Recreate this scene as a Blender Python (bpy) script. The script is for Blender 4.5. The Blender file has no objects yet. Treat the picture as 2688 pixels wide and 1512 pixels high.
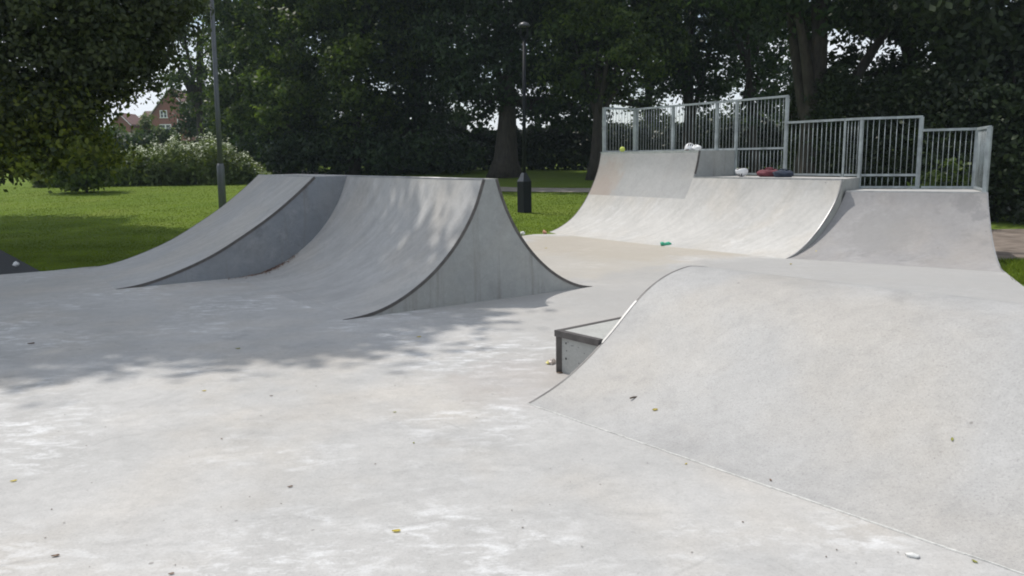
import bpy, math, random
import numpy as np
from mathutils import Matrix, Vector, Quaternion

C = bpy.context.scene.collection
S = bpy.context.scene
rng = np.random.default_rng(11)
random.seed(5)

# ------------------------------------------------------------------ camera, sky, sun, exposure
EYE, FPX, PITCH, ROLL = 1.7, 2100.0, math.radians(9.3), math.radians(-0.9)
cd = bpy.data.cameras.new('camera')
cam = bpy.data.objects.new('camera', cd)
C.objects.link(cam)
S.camera = cam
cd.sensor_width = 36.0
cd.lens = FPX / 2688 * 36.0
cd.clip_start, cd.clip_end = 0.05, 2000.0
cam.matrix_world = (Matrix.Translation((0, 0, EYE)) @ Matrix.Rotation(math.pi / 2 - PITCH, 4, 'X')
                    @ Matrix.Rotation(ROLL, 4, 'Z'))

SUN_EL, SUN_AZ = math.radians(62), math.radians(-48)       # azimuth from +Y towards +X
sun_dir = Vector((math.sin(SUN_AZ) * math.cos(SUN_EL), math.cos(SUN_AZ) * math.cos(SUN_EL), math.sin(SUN_EL)))
world = bpy.data.worlds.new('World')
S.world = world
world.use_nodes = True
wn = world.node_tree
sky = wn.nodes.new('ShaderNodeTexSky')
sky.sky_type = 'NISHITA'
sky.sun_disc = False
sky.sun_elevation = SUN_EL
sky.sun_rotation = SUN_AZ
sky.air_density = 1.0
sky.dust_density = 1.0
sky.ozone_density = 1.6
bg = wn.nodes['Background']
bg.inputs[1].default_value = 0.115
# bright broken cloud between the blue
tcw = wn.nodes.new('ShaderNodeTexCoord')
mpw = wn.nodes.new('ShaderNodeMapping')
mpw.inputs['Scale'].default_value = (1, 1, 2.4)
nsw = wn.nodes.new('ShaderNodeTexNoise')
nsw.inputs['Scale'].default_value = 3.2
nsw.inputs['Detail'].default_value = 7
nsw.inputs['Roughness'].default_value = .6
rpw = wn.nodes.new('ShaderNodeValToRGB')
rpw.color_ramp.elements[0].position = .36
rpw.color_ramp.elements[1].position = .56
mxw = wn.nodes.new('ShaderNodeMix')
mxw.data_type = 'RGBA'
mxw.inputs[7].default_value = (7.7, 8.05, 8.5, 1)
wn.links.new(tcw.outputs['Generated'], mpw.inputs[0])
wn.links.new(mpw.outputs[0], nsw.inputs['Vector'])
wn.links.new(nsw.outputs[0], rpw.inputs[0])
wn.links.new(rpw.outputs[0], mxw.inputs[0])
wn.links.new(sky.outputs[0], mxw.inputs[6])
wn.links.new(mxw.outputs[2], bg.inputs[0])

sl = bpy.data.lights.new('sun', 'SUN')
sl.energy = 3.3
sl.angle = math.radians(0.53)
sl.color = (1.0, 0.95, 0.88)
so = bpy.data.objects.new('sun', sl)
so.rotation_euler = sun_dir.to_track_quat('Z', 'Y').to_euler()
so.location = sun_dir * 60
C.objects.link(so)

S.view_settings.view_transform = 'Standard'
S.view_settings.look = 'None'
S.view_settings.gamma = 1.0
S.view_settings.exposure = 0.07
S.cycles.max_bounces = 6
S.cycles.diffuse_bounces = 3
S.cycles.glossy_bounces = 2
S.cycles.transmission_bounces = 3
S.cycles.transparent_max_bounces = 4
S.cycles.filter_width = 1.9
S.cycles.use_denoising = True


# ------------------------------------------------------------------ where a photo point lies in the place
def ray(u, v):
    c, s = math.cos(ROLL), math.sin(ROLL)
    X, Y = (u - 1344) / FPX, (v - 756) / FPX
    x, y = c * X + s * Y, -s * X + c * Y
    return np.array([x, math.cos(PITCH) - y * math.sin(PITCH), -math.sin(PITCH) - y * math.cos(PITCH)])


def on_level(u, v, z=0.0):
    d = ray(u, v)
    return np.array([0, 0, EYE]) + d * ((z - EYE) / d[2])


def at_range(u, v, D):
    d = ray(u, v)
    return np.array([0, 0, EYE]) + d * (D / d[1])


def terrain(x, y):
    x, y = np.asarray(x, float), np.asarray(y, float)
    return -0.025 + 0.035 * np.clip(y - 17.0, 0, 150)


# ------------------------------------------------------------------ object helpers
def link(name, verts, faces, mat=None, parent=None, smooth=False):
    me = bpy.data.meshes.new(name)
    me.from_pydata([tuple(map(float, v)) for v in verts], [], faces)
    me.update()
    if smooth:
        me.shade_smooth()
    if mat:
        me.materials.append(mat)
    o = bpy.data.objects.new(name, me)
    C.objects.link(o)
    if parent:
        o.parent = parent
        o.matrix_parent_inverse = Matrix.Translation(-parent.location) if parent.rotation_euler == bpy_zero else parent.matrix_basis.inverted()
    return o


from mathutils import Euler
bpy_zero = Euler((0, 0, 0))


def quads(name, V, mat, parent=None, tri=False):
    """V: (n,k,3) loose polygons, k = 3 or 4"""
    n, k, _ = V.shape
    me = bpy.data.meshes.new(name)
    me.vertices.add(n * k)
    me.vertices.foreach_set('co', V.reshape(-1).astype(np.float32))
    me.loops.add(n * k)
    me.loops.foreach_set('vertex_index', np.arange(n * k, dtype=np.int32))
    me.polygons.add(n)
    me.polygons.foreach_set('loop_start', np.arange(0, n * k, k, dtype=np.int32))
    me.polygons.foreach_set('loop_total', np.full(n, k, dtype=np.int32))
    me.update()
    me.validate()
    if mat:
        me.materials.append(mat)
    o = bpy.data.objects.new(name, me)
    C.objects.link(o)
    if parent:
        o.parent = parent
        o.matrix_parent_inverse = parent.matrix_basis.inverted()
    return o


def tag(o, label, cat, group=None):
    o['label'] = label
    o['category'] = cat
    if group:
        o['group'] = group
    return o


def thing(name, label, cat, loc=(0, 0, 0), group=None):
    o = bpy.data.objects.new(name, None)
    o.empty_display_size = 0.2
    o.location = tuple(map(float, loc))
    C.objects.link(o)
    return tag(o, label, cat, group)


def setting(o):
    o['kind'] = 'structure'
    return o


def stuff(o, label, cat):
    o['kind'] = 'stuff'
    return tag(o, label, cat)


def box_faces(o=0):
    return [tuple(o + i for i in f) for f in ((0, 3, 2, 1), (4, 5, 6, 7), (0, 1, 5, 4), (1, 2, 6, 5), (2, 3, 7, 6), (3, 0, 4, 7))]


class MB:
    def __init__(self):
        self.v, self.f = [], []

    def hexa(self, p):                       # 8 points, bottom ring then top ring
        o = len(self.v)
        self.v += [tuple(map(float, q)) for q in p]
        self.f += box_faces(o)
        return self

    def box(self, c, s, rot=0.0):
        cx, cy, cz = c
        sx, sy, sz = s[0] / 2, s[1] / 2, s[2] / 2
        co, si = math.cos(rot), math.sin(rot)
        pts = []
        for dz in (-sz, sz):
            for dx, dy in ((-sx, -sy), (sx, -sy), (sx, sy), (-sx, sy)):
                pts.append((cx + co * dx - si * dy, cy + si * dx + co * dy, cz + dz))
        return self.hexa(pts)

    def tube(self, pts, rad, n=8, cap=True):
        pts = [np.array(p, float) for p in pts]
        rad = rad if hasattr(rad, '__len__') else [rad] * len(pts)
        o = len(self.v)
        for i, p in enumerate(pts):
            t = pts[min(i + 1, len(pts) - 1)] - pts[max(i - 1, 0)]
            t /= (np.linalg.norm(t) + 1e-9)
            a = np.cross(t, (0, 0, 1)) if abs(t[2]) < .95 else np.cross(t, (0, 1, 0))
            a /= np.linalg.norm(a)
            b = np.cross(t, a)
            for k in range(n):
                an = 2 * math.pi * k / n
                self.v.append(tuple(p + rad[i] * (a * math.cos(an) + b * math.sin(an))))
        for i in range(len(pts) - 1):
            for k in range(n):
                k2 = (k + 1) % n
                self.f.append((o + i * n + k, o + i * n + k2, o + (i + 1) * n + k2, o + (i + 1) * n + k))
        if cap:
            self.f.append(tuple(o + k for k in range(n - 1, -1, -1)))
            e = o + (len(pts) - 1) * n
            self.f.append(tuple(e + k for k in range(n)))
        return self

    def bar(self, p, q, w, d, up=(0, 0, 1)):
        p, q = np.array(p, float), np.array(q, float)
        t = (q - p) / np.linalg.norm(q - p)
        a = np.cross(t, up)
        a /= np.linalg.norm(a)
        b = np.cross(a, t)
        pts = []
        for e in (p, q):
            for x, y in ((-1, -1), (1, -1), (1, 1), (-1, 1)):
                pts.append(e + a * x * w / 2 + b * y * d / 2)
        return self.hexa(pts)

    def blob(self, c, r, seed=0, amp=.15, nu=12, nv=8, rot=0.0, lo=-1.0):
        """bumpy ellipsoid; lo cuts its underside flat"""
        rs = np.random.default_rng(seed)
        ph = rs.uniform(0, 6.28, 6)
        o = len(self.v)
        co, si = math.cos(rot), math.sin(rot)
        for j in range(nv + 1):
            th = math.pi * j / nv
            for i in range(nu):
                f = 2 * math.pi * i / nu
                x, y, z = math.sin(th) * math.cos(f), math.sin(th) * math.sin(f), math.cos(th)
                k = 1 + amp * (math.sin(3 * x + ph[0]) * math.sin(3.3 * y + ph[1]) + .7 * math.sin(5 * z + 4 * x + ph[2]) * math.sin(4 * y + ph[3]))
                z = max(z, lo)
                X, Y = x * k * r[0], y * k * r[1]
                self.v.append((c[0] + co * X - si * Y, c[1] + si * X + co * Y, c[2] + z * k * r[2]))
        for j in range(nv):
            for i in range(nu):
                i2 = (i + 1) % nu
                self.f.append((o + j * nu + i, o + (j + 1) * nu + i, o + (j + 1) * nu + i2, o + j * nu + i2))
        return self

    def build(self, name, mat, parent=None, smooth=False):
        return link(name, self.v, self.f, mat, parent, smooth)


# ------------------------------------------------------------------ materials
class NT:
    def __init__(self, name):
        self.m = bpy.data.materials.new(name)
        self.m.use_nodes = True
        self.t = self.m.node_tree
        self.b = self.t.nodes['Principled BSDF']
        self.out = self.t.nodes['Material Output']

    def n(self, kind, **kw):
        x = self.t.nodes.new(kind)
        for k, v in kw.items():
            setattr(x, k, v)
        return x

    def l(self, a, b):
        self.t.links.new(a, b)

    def coord(self, scale=(1, 1, 1), rot=0.0):
        g = self.n('ShaderNodeNewGeometry')
        mp = self.n('ShaderNodeMapping')
        mp.inputs['Scale'].default_value = scale
        mp.inputs['Rotation'].default_value = (0, 0, rot)
        self.l(g.outputs['Position'], mp.inputs[0])
        return mp.outputs[0]

    def noise(self, co, scale, detail=4, rough=.55, dist=0.0):
        x = self.n('ShaderNodeTexNoise')
        x.inputs['Scale'].default_value = scale
        x.inputs['Detail'].default_value = detail
        x.inputs['Roughness'].default_value = rough
        x.inputs['Distortion'].default_value = dist
        self.l(co, x.inputs['Vector'])
        return x.outputs[0]

    def ramp(self, fac, stops):
        r = self.n('ShaderNodeValToRGB')
        el = r.color_ramp.elements
        while len(el) < len(stops):
            el.new(.5)
        for e, (p, c) in zip(el, stops):
            e.position = p
            e.color = (*c, 1) if hasattr(c, '__len__') else (c, c, c, 1)
        self.l(fac, r.inputs[0])
        return r.outputs[0]

    def mix(self, fac, a, b, mode='MIX'):
        x = self.n('ShaderNodeMix', data_type='RGBA', blend_type=mode)
        for s, v in ((x.inputs[0], fac), (x.inputs[6], a), (x.inputs[7], b)):
            if isinstance(v, bpy.types.NodeSocket):
                self.l(v, s)
            elif hasattr(v, '__len__'):
                s.default_value = (*v, 1)
            else:
                s.default_value = v if s.type == 'VALUE' else (v, v, v, 1)
        return x.outputs[2]

    def bump(self, h, strength=.3, dist=.01, prev=None):
        x = self.n('ShaderNodeBump')
        x.inputs['Strength'].default_value = strength
        x.inputs['Distance'].default_value = dist
        self.l(h, x.inputs['Height'])
        if prev:
            self.l(prev, x.inputs['Normal'])
        return x.outputs[0]


def plain(name, col, rough=.6, metal=0.0, var=.15, scale=6.0, bump=0.0, spec=.5):
    k = NT(name)
    co = k.coord()
    n = k.noise(co, scale, 5)
    a = tuple(c * (1 - var) for c in col)
    b = tuple(min(1, c * (1 + var)) for c in col)
    k.l(k.ramp(n, [(.3, a), (.7, b)]), k.b.inputs['Base Color'])
    k.b.inputs['Roughness'].default_value = rough
    k.b.inputs['Metallic'].default_value = metal
    k.b.inputs['Specular IOR Level'].default_value = spec
    if bump:
        k.l(k.bump(k.noise(co, scale * 8, 3), bump, .004), k.b.inputs['Normal'])
    return k.m


def concrete(name, dark, light, scuff=.5, streak=0.0, stain=.3, seed=0.0, rough=.7, speck=.5, blots=(), vstain=0.0, crack=0.0):
    """poured concrete: cloudy tone, pale scuffs, dark stains, fine grit"""
    k = NT(name)
    g = k.n('ShaderNodeNewGeometry')
    off = k.n('ShaderNodeVectorMath', operation='ADD')
    off.inputs[1].default_value = (seed * 7.3, seed * 3.1, seed * 1.7)
    k.l(g.outputs['Position'], off.inputs[0])
    P = off.outputs[0]
    big = k.noise(P, .55, 4, .55, .4)
    med = k.noise(P, 3.2, 6, .62)
    base = k.mix(k.ramp(big, [(.3, 0.0), (.7, 1.0)]), dark, light)
    warm = k.noise(P, .9, 3)
    base = k.mix(k.ramp(warm, [(.46, 0.0), (.66, .55)]), base, tuple(c * f for c, f in zip(light, (1.0, .945, .87))))
    base = k.mix(.5, base, k.ramp(med, [(.25, .80), (.75, 1.16)]), 'MULTIPLY')
    mot = k.noise(P, 13, 7, .68, .3)
    base = k.mix(.6, base, k.ramp(mot, [(.28, .86), (.5, 1.0), (.74, 1.12)]), 'MULTIPLY')
    # pale worn patches, broken up and stretched along one direction of use
    mp = k.n('ShaderNodeMapping')
    mp.inputs['Rotation'].default_value = (0, 0, math.radians(-14))
    mp.inputs['Scale'].default_value = (1.0, 1.9, 1.4)
    k.l(P, mp.inputs[0])
    sc = k.noise(mp.outputs[0], 4.2, 10, .74, .35)
    patch = k.noise(P, .75, 4, .6)
    m1 = k.n('ShaderNodeMath', operation='MULTIPLY')
    k.l(k.ramp(sc, [(.49, 0.0), (.555, .45), (.63, .95)]), m1.inputs[0])
    k.l(k.ramp(patch, [(.45, 0.0), (.62, scuff)]), m1.inputs[1])
    base = k.mix(m1.outputs[0], base, (.635, .64, .645))
    # dull darker wear, the opposite of the patches
    wr_ = k.noise(mp.outputs[0], 2.6, 8, .7, .8)
    base = k.mix(k.ramp(wr_, [(.30, .4), (.44, 0.0)]), base, tuple(c * .80 for c in dark))
    if vstain:
        mp3 = k.n('ShaderNodeMapping')
        mp3.inputs['Scale'].default_value = (5, 5, .35)
        k.l(P, mp3.inputs[0])
        base = k.mix(k.ramp(k.noise(mp3.outputs[0], 1.5, 5, .6), [(.56, 0.0), (.72, vstain)]), base, (.17, .155, .135))
    if crack:
        wp = k.n('ShaderNodeMixRGB')
        wp.inputs[0].default_value = .12
        k.l(P, wp.inputs[1])
        nz = k.n('ShaderNodeTexNoise')
        nz.inputs['Scale'].default_value = 1.1
        nz.inputs['Detail'].default_value = 6
        k.l(P, nz.inputs['Vector'])
        k.l(nz.outputs['Color'], wp.inputs[2])
        ce = k.n('ShaderNodeTexVoronoi', feature='DISTANCE_TO_EDGE')
        ce.inputs['Scale'].default_value = .42
        k.l(wp.outputs[0], ce.inputs['Vector'])
        mk = k.n('ShaderNodeMath', operation='MULTIPLY')
        k.l(k.ramp(ce.outputs['Distance'], [(.0012, 1.0), (.0030, 0.0)]), mk.inputs[0])
        k.l(k.ramp(k.noise(P, .6, 3), [(.56, 0.0), (.64, crack)]), mk.inputs[1])
        base = k.mix(mk.outputs[0], base, tuple(c * .45 for c in dark))
    if streak:
        mp2 = k.n('ShaderNodeMapping')
        mp2.inputs['Rotation'].default_value = (0, 0, math.radians(-35))
        mp2.inputs['Scale'].default_value = (.45, 5.5, .45)
        k.l(P, mp2.inputs[0])
        st = k.noise(mp2.outputs[0], 1.6, 5, .6)
        base = k.mix(streak, base, k.ramp(st, [(.3, .78), (.5, 1.0), (.72, 1.22)]), 'MULTIPLY')
    sn = k.noise(P, 1.7, 5, .6, .8)
    base = k.mix(k.ramp(sn, [(.60, 0.0), (.72, stain)]), base, tuple(c * .62 for c in dark))
    for c_, r_, col_, amt in blots:      # stains with a place and shape of their own
        ds = k.n('ShaderNodeVectorMath', operation='DISTANCE')
        k.l(g.outputs['Position'], ds.inputs[0])
        ds.inputs[1].default_value = tuple(float(q) for q in c_)
        m3 = k.n('ShaderNodeMath', operation='MULTIPLY_ADD')
        k.l(k.noise(P, 2.2 / r_, 5, .65, .6), m3.inputs[0])
        m3.inputs[1].default_value = -1.6 * r_
        k.l(ds.outputs['Value'], m3.inputs[2])
        base = k.mix(k.ramp(m3.outputs[0], [(0.0, amt), (max(.02, min(.98, .35 * r_)), 0.0)]), base, col_)
    # fine aggregate: dark and bright grains
    gr = k.noise(P, 85, 4, .8)
    base = k.mix(speck, base, k.ramp(gr, [(.26, .58), (.45, .99), (.60, 1.03), (.74, 1.42)]), 'MULTIPLY')
    vo = k.n('ShaderNodeTexVoronoi')
    vo.inputs['Scale'].default_value = 3.3
    k.l(P, vo.inputs['Vector'])
    spots = k.ramp(vo.outputs['Distance'], [(.028, 1.0), (.045, 0.0)])
    sel = k.n('ShaderNodeSeparateColor')
    k.l(vo.outputs['Color'], sel.inputs[0])
    m2 = k.n('ShaderNodeMath', operation='MULTIPLY')
    k.l(spots, m2.inputs[0])
    k.l(k.ramp(sel.outputs[0], [(.55, 0.0), (.6, .55)]), m2.inputs[1])
    base = k.mix(m2.outputs[0], base, (.10, .09, .08))
    k.l(base, k.b.inputs['Base Color'])
    k.l(k.ramp(med, [(.3, rough - .12), (.7, rough + .1)]), k.b.inputs['Roughness'])
    k.b.inputs['Specular IOR Level'].default_value = .35
    nb = k.bump(k.noise(P, 90, 4, .6), .35, .004)
    nb = k.bump(med, .25, .02, nb)
    k.l(nb, k.b.inputs['Normal'])
    return k.m


def leaf_mat(name, dark, light, trans=.35, gloss=.45):
    k = NT(name)
    g = k.n('ShaderNodeNewGeometry')
    col = k.ramp(g.outputs['Random Per Island'], [(0.0, dark), (.55, tuple((a + b) / 2 for a, b in zip(dark, light))), (1.0, light)])
    cl = k.noise(k.coord(), .8, 4)
    col = k.mix(.75, col, k.ramp(cl, [(.30, .48), (.5, .95), (.70, 1.65)]), 'MULTIPLY')
    k.l(col, k.b.inputs['Base Color'])
    k.b.inputs['Roughness'].default_value = gloss
    k.b.inputs['Specular IOR Level'].default_value = .3 if gloss < .8 else .05
    tr = k.n('ShaderNodeBsdfTranslucent')
    k.l(k.mix(1.0, col, (1.25, 1.3, .55), 'MULTIPLY'), tr.inputs['Color'])
    mx = k.n('ShaderNodeMixShader')
    mx.inputs[0].default_value = trans
    k.l(k.b.outputs[0], mx.inputs[1])
    k.l(tr.outputs[0], mx.inputs[2])
    k.l(mx.outputs[0], k.out.inputs['Surface'])
    return k.m


def grass_mat():
    k = NT('lawn')
    co = k.coord()
    n1 = k.noise(co, .35, 4)
    n2 = k.noise(co, 14, 4, .7)
    c = k.ramp(n1, [(.3, (.098, .150, .022)), (.55, (.120, .172, .028)), (.75, (.15, .19, .038))])
    c = k.mix(.7, c, k.ramp(n2, [(.25, .75), (.75, 1.25)]), 'MULTIPLY')
    k.l(c, k.b.inputs['Base Color'])
    k.b.inputs['Roughness'].default_value = .95
    k.b.inputs['Specular IOR Level'].default_value = .08
    k.l(k.bump(n2, .8, .04), k.b.inputs['Normal'])
    return k.m


def bark_mat(name, col):
    k = NT(name)
    co = k.coord((1, 1, .22))
    n = k.noise(co, 9, 6, .65, .6)
    k.l(k.ramp(n, [(.3, tuple(c * .45 for c in col)), (.7, tuple(c * 1.3 for c in col))]), k.b.inputs['Base Color'])
    k.b.inputs['Roughness'].default_value = .9
    k.l(k.bump(n, .9, .05), k.b.inputs['Normal'])
    return k.m


def brick_mat():
    k = NT('red_brick')
    tc = k.n('ShaderNodeTexCoord')
    mp = k.n('ShaderNodeMapping')
    mp.inputs['Rotation'].default_value = (math.radians(90), 0, 0)
    k.l(tc.outputs['Object'], mp.inputs[0])
    b = k.n('ShaderNodeTexBrick')
    b.inputs['Scale'].default_value = 4.0
    b.inputs['Color1'].default_value = (.27, .10, .075, 1)
    b.inputs['Color2'].default_value = (.21, .075, .055, 1)
    b.inputs['Mortar'].default_value = (.24, .16, .13, 1)
    k.l(mp.outputs[0], b.inputs['Vector'])
    k.l(b.outputs[0], k.b.inputs['Base Color'])
    k.b.inputs['Roughness'].default_value = .85
    return k.m


M = {}
M['floor'] = concrete('floor_concrete', (.37, .367, .36), (.455, .448, .438), scuff=1.0, stain=.3, seed=1, speck=.8, crack=.35, blots=[((2.6, 15.6, 0), 2.6, (.385, .345, .285), .75), ((1.1, 12.6, 0), 1.6, (.39, .36, .31), .6), ((.2, 6.0, 0), .7, (.36, .32, .30), .3), ((4.6, 9.6, 0), 3.6, (.345, .34, .332), .85), ((1.5, 9.0, 0), 2.2, (.37, .36, .345), .6)])
M['ramp'] = concrete('ramp_concrete', (.385, .38, .375), (.45, .445, .435), scuff=.2, streak=.4, stain=.25, seed=2, speck=.7)
M['hump'] = concrete('hump_concrete', (.335, .332, .328), (.395, .39, .382), scuff=.12, stain=.22, seed=3, rough=.6, speck=1.0)
M['ramp2'] = concrete('ramp_concrete_pale', (.42, .412, .395), (.495, .485, .465), scuff=.35, streak=.35, stain=.18, seed=8, speck=.7)
M['ramp3'] = concrete('ramp_concrete_grey', (.335, .335, .33), (.40, .40, .395), scuff=.1, streak=.15, stain=.12, seed=9, blots=[((2.1, 18.5, 1.15), .55, (.36, .28, .225), .42), ((1.95, 18.45, .9), .4, (.34, .275, .23), .4)])
M['ramp4'] = concrete('ramp_concrete_mottled', (.262, .255, .254), (.325, .316, .315), scuff=.15, streak=.12, stain=.4, seed=12, blots=[((7.15, 12.6, .93), .22, (.17, .17, .175), .5), ((7.25, 12.4, .72), .12, (.17, .17, .175), .5), ((6.0, 12.9, .45), .5, (.24, .235, .23), .5)])
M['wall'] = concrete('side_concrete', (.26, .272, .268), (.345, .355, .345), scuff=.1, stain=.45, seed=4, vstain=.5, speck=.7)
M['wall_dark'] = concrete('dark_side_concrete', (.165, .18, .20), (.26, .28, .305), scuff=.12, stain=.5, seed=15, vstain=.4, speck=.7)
M['ledge'] = concrete('ledge_concrete', (.36, .37, .35), (.42, .42, .40), scuff=.15, stain=.2, seed=6, speck=.9)
M['steel_edge'] = plain('weathered_steel', (.10, .092, .088), .55, .35, .25, 12)
M['galv'] = plain('galvanised_steel', (.30, .30, .30), .45, .4, .25, 5)
M['dull_edge'] = plain('dull_steel', (.16, .155, .15), .6, .2, .3, 9)
M['fence'] = plain('fence_galvanised', (.30, .335, .345), .5, .15, .3, 5)
M['coping'] = plain('coping_steel', (.50, .50, .50), .35, .7, .15, 8)
M['grass'] = grass_mat()
M['blade'] = leaf_mat('grass_blade', (.125, .18, .028), (.155, .20, .040), .5, .9)
M['asphalt'] = plain('asphalt', (.050, .052, .056), .9, 0, .3, 30, .4, .15)
M['path'] = plain('pale_path', (.24, .22, .19), .9, 0, .2, 4, .3)
M['dirt'] = plain('dirt_path', (.185, .155, .132), .95, 0, .35, 3, .6, .1)
M['bark'] = bark_mat('dark_bark', (.050, .042, .034))
M['black'] = plain('black_paint', (.011, .013, .017), .6, .0, .2, 5, 0, .2)
M['grey_pole'] = plain('grey_pole_paint', (.115, .125, .14), .5, .2, .12, 4)
M['leaf_near'] = leaf_mat('leaf_near', (.018, .030, .008), (.060, .078, .020), .36)
M['leaf_backlit'] = leaf_mat('leaf_backlit', (.040, .065, .010), (.17, .20, .030), .55)  # brighter than leaf_near: glow of backlit low leaves put into the colour
M['leaf_dark'] = leaf_mat('leaf_dark', (.018, .038, .017), (.055, .090, .034), .38)
M['leaf_mid'] = leaf_mat('leaf_mid', (.024, .048, .014), (.115, .165, .040), .50)
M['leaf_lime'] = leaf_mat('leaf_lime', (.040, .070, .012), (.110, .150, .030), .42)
M['leaf_sunlit'] = leaf_mat('leaf_sunlit', (.034, .064, .016), (.12, .165, .040), .5)  # leaf green brightened so the tufts look caught by the sun
M['leaf_hedge'] = leaf_mat('leaf_hedge', (.016, .028, .010), (.042, .062, .022), .25)
M['leaf_meadow'] = leaf_mat('leaf_meadow', (.075, .11, .034), (.16, .20, .075), .35, .7)
M['umbel'] = plain('umbel_white', (.56, .60, .46), .85, 0, .2, 3)
M['brick'] = brick_mat()
M['tile'] = plain('roof_tile', (.155, .085, .075), .85, 0, .25, 3, .5)
M['white'] = plain('white_paint', (.72, .74, .74), .5, 0, .06, 3)
M['glass'] = plain('window_glass', (.05, .06, .07), .08, 0, .2, 2)
M['slate'] = plain('slate_hanging', (.10, .10, .105), .8, 0, .3, 6)
M['yellow'] = leaf_mat('yellow_leaf', (.46, .36, .05), (.62, .50, .09), .3)
M['brown'] = leaf_mat('brown_leaf', (.10, .065, .04), (.20, .13, .09), .1)
M['olive'] = leaf_mat('olive_leaf', (.20, .21, .04), (.30, .30, .07), .3)
M['plastic_green'] = plain('green_plastic', (.05, .40, .24), .4, 0, .25, 30)
M['plastic_white'] = plain('white_plastic', (.75, .76, .77), .35, 0, .08, 10)
M['pad_black'] = plain('black_pad', (.03, .028, .032), .8, 0, .3, 20)
M['pink'] = plain('pink_lining', (.62, .25, .27), .7, 0, .2, 12)
M['red_cloth'] = plain('red_cloth', (.13, .030, .042), .85, 0, .3, 10, .5)
M['navy_cloth'] = plain('navy_cloth', (.022, .032, .055), .85, 0, .3, 10, .5)
M['ball'] = plain('ball_felt', (.50, .58, .12), .8, 0, .1, 20)
M['rusty'] = plain('leaf_litter', (.23, .15, .12), .95, 0, .4, 40, .5)
M['twig'] = plain('twig', (.11, .085, .065), .9, 0, .3, 30)
M['mortar'] = plain('mortar', (.50, .50, .48), .85, 0, .25, 30)
M['chalk'] = plain('chalk', (.70, .70, .68), .8, 0, .1, 20)
M['wrapper'] = plain('wrapper_foil', (.62, .55, .50), .3, .2, .35, 60)
M['wrapper_yellow'] = plain('wrapper_yellow', (.72, .64, .20), .35, 0, .15, 40)
M['orange_scrap'] = plain('orange_scrap', (.55, .28, .18), .7, 0, .2, 40)


# ------------------------------------------------------------------ ground
def sheet(name, poly, mat, z, thick=0.0):
    n = len(poly)
    v = [(x, y, z) for x, y in poly]
    f = [tuple(range(n))]
    if thick:
        v += [(x, y, z - thick) for x, y in poly]
        for i in range(n):
            j = (i + 1) % n
            f.append((i, i + n, j + n, j))
    return link(name, v, f, mat)


xs = np.concatenate([np.linspace(-260, -40, 23), np.linspace(-36, 36, 49), np.linspace(40, 260, 23)])
ys = np.concatenate([np.linspace(-60, 10, 8), np.linspace(12, 60, 49), np.linspace(64, 300, 40)])
gx, gy = np.meshgrid(xs, ys)
gz = terrain(gx, gy)
nx, ny = len(xs), len(ys)
gv = np.stack([gx, gy, gz], -1).reshape(-1, 3)
gf = [(j * nx + i, j * nx + i + 1, (j + 1) * nx + i + 1, (j + 1) * nx + i) for j in range(ny - 1) for i in range(nx - 1)]
setting(link('ground', gv, gf, M['grass'], smooth=True))

SLAB = [(-30, -12), (-30, -2), (-8.04, 12.46), (-7.43, 12.86), (-7.13, 13.19), (-4.60, 14.85), (-3.1, 15.9), (0.24, 17.40),
        (0.91, 18.19), (2.10, 19.02), (3.05, 19.72), (4.80, 17.0), (6.35, 14.6), (7.98, 13.82), (7.50, 12.6), (7.10, 11.51),
        (6.60, 10.33), (6.41, 9.88), (7.6, 8.6), (12.0, 5.0), (14, -12)]
setting(sheet('concrete_floor', SLAB, M['floor'], 0.0, .3))
setting(sheet('asphalt_path', [(-7.57, 12.78), (-11.18, 17.2), (-16, 22.5), (-30, 26), (-40, 20), (-30, 4), (-22, 3.28)], M['asphalt'], -.012, .1))


def strip(name, pts, w, mat, dz):
    v, f = [], []
    for i, (x, y) in enumerate(pts):
        a, b = pts[max(i - 1, 0)], pts[min(i + 1, len(pts) - 1)]
        t = np.array([b[0] - a[0], b[1] - a[1]])
        t = t / np.linalg.norm(t)
        for s in (-1, 1):
            X, Y = x - t[1] * s * w / 2, y + t[0] * s * w / 2
            v.append((X, Y, float(terrain(X, Y)) + dz))
        if i:
            f.append((2 * i - 2, 2 * i - 1, 2 * i + 1, 2 * i))
    return link(name, v, f, mat)


pp = [(16, 27.0), (10, 28.2), (5, 29.2), (0, 30.8), (-4, 33.8), (-8.0, 38.5), (-11.2, 44.5), (-14.2, 50.0), (-18.4, 55.0), (-25, 59), (-34, 62)]
fine = []
for i in range(len(pp) - 1):
    for q in range(6):
        t = q / 6
        fine.append((pp[i][0] * (1 - t) + pp[i + 1][0] * t, pp[i][1] * (1 - t) + pp[i + 1][1] * t))
setting(strip('park_path', fine, 1.9, M['path'], .02))
setting(sheet('dirt_path', [(7.9, 12.4), (7.62, 12.6), (8.0, 13.83), (6.6, 14.9), (7.5, 19), (14, 19.5), (24, 16), (24, 9), (11, 9.5), (8.6, 11.3)], M['dirt'], -.013, .1))


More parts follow.
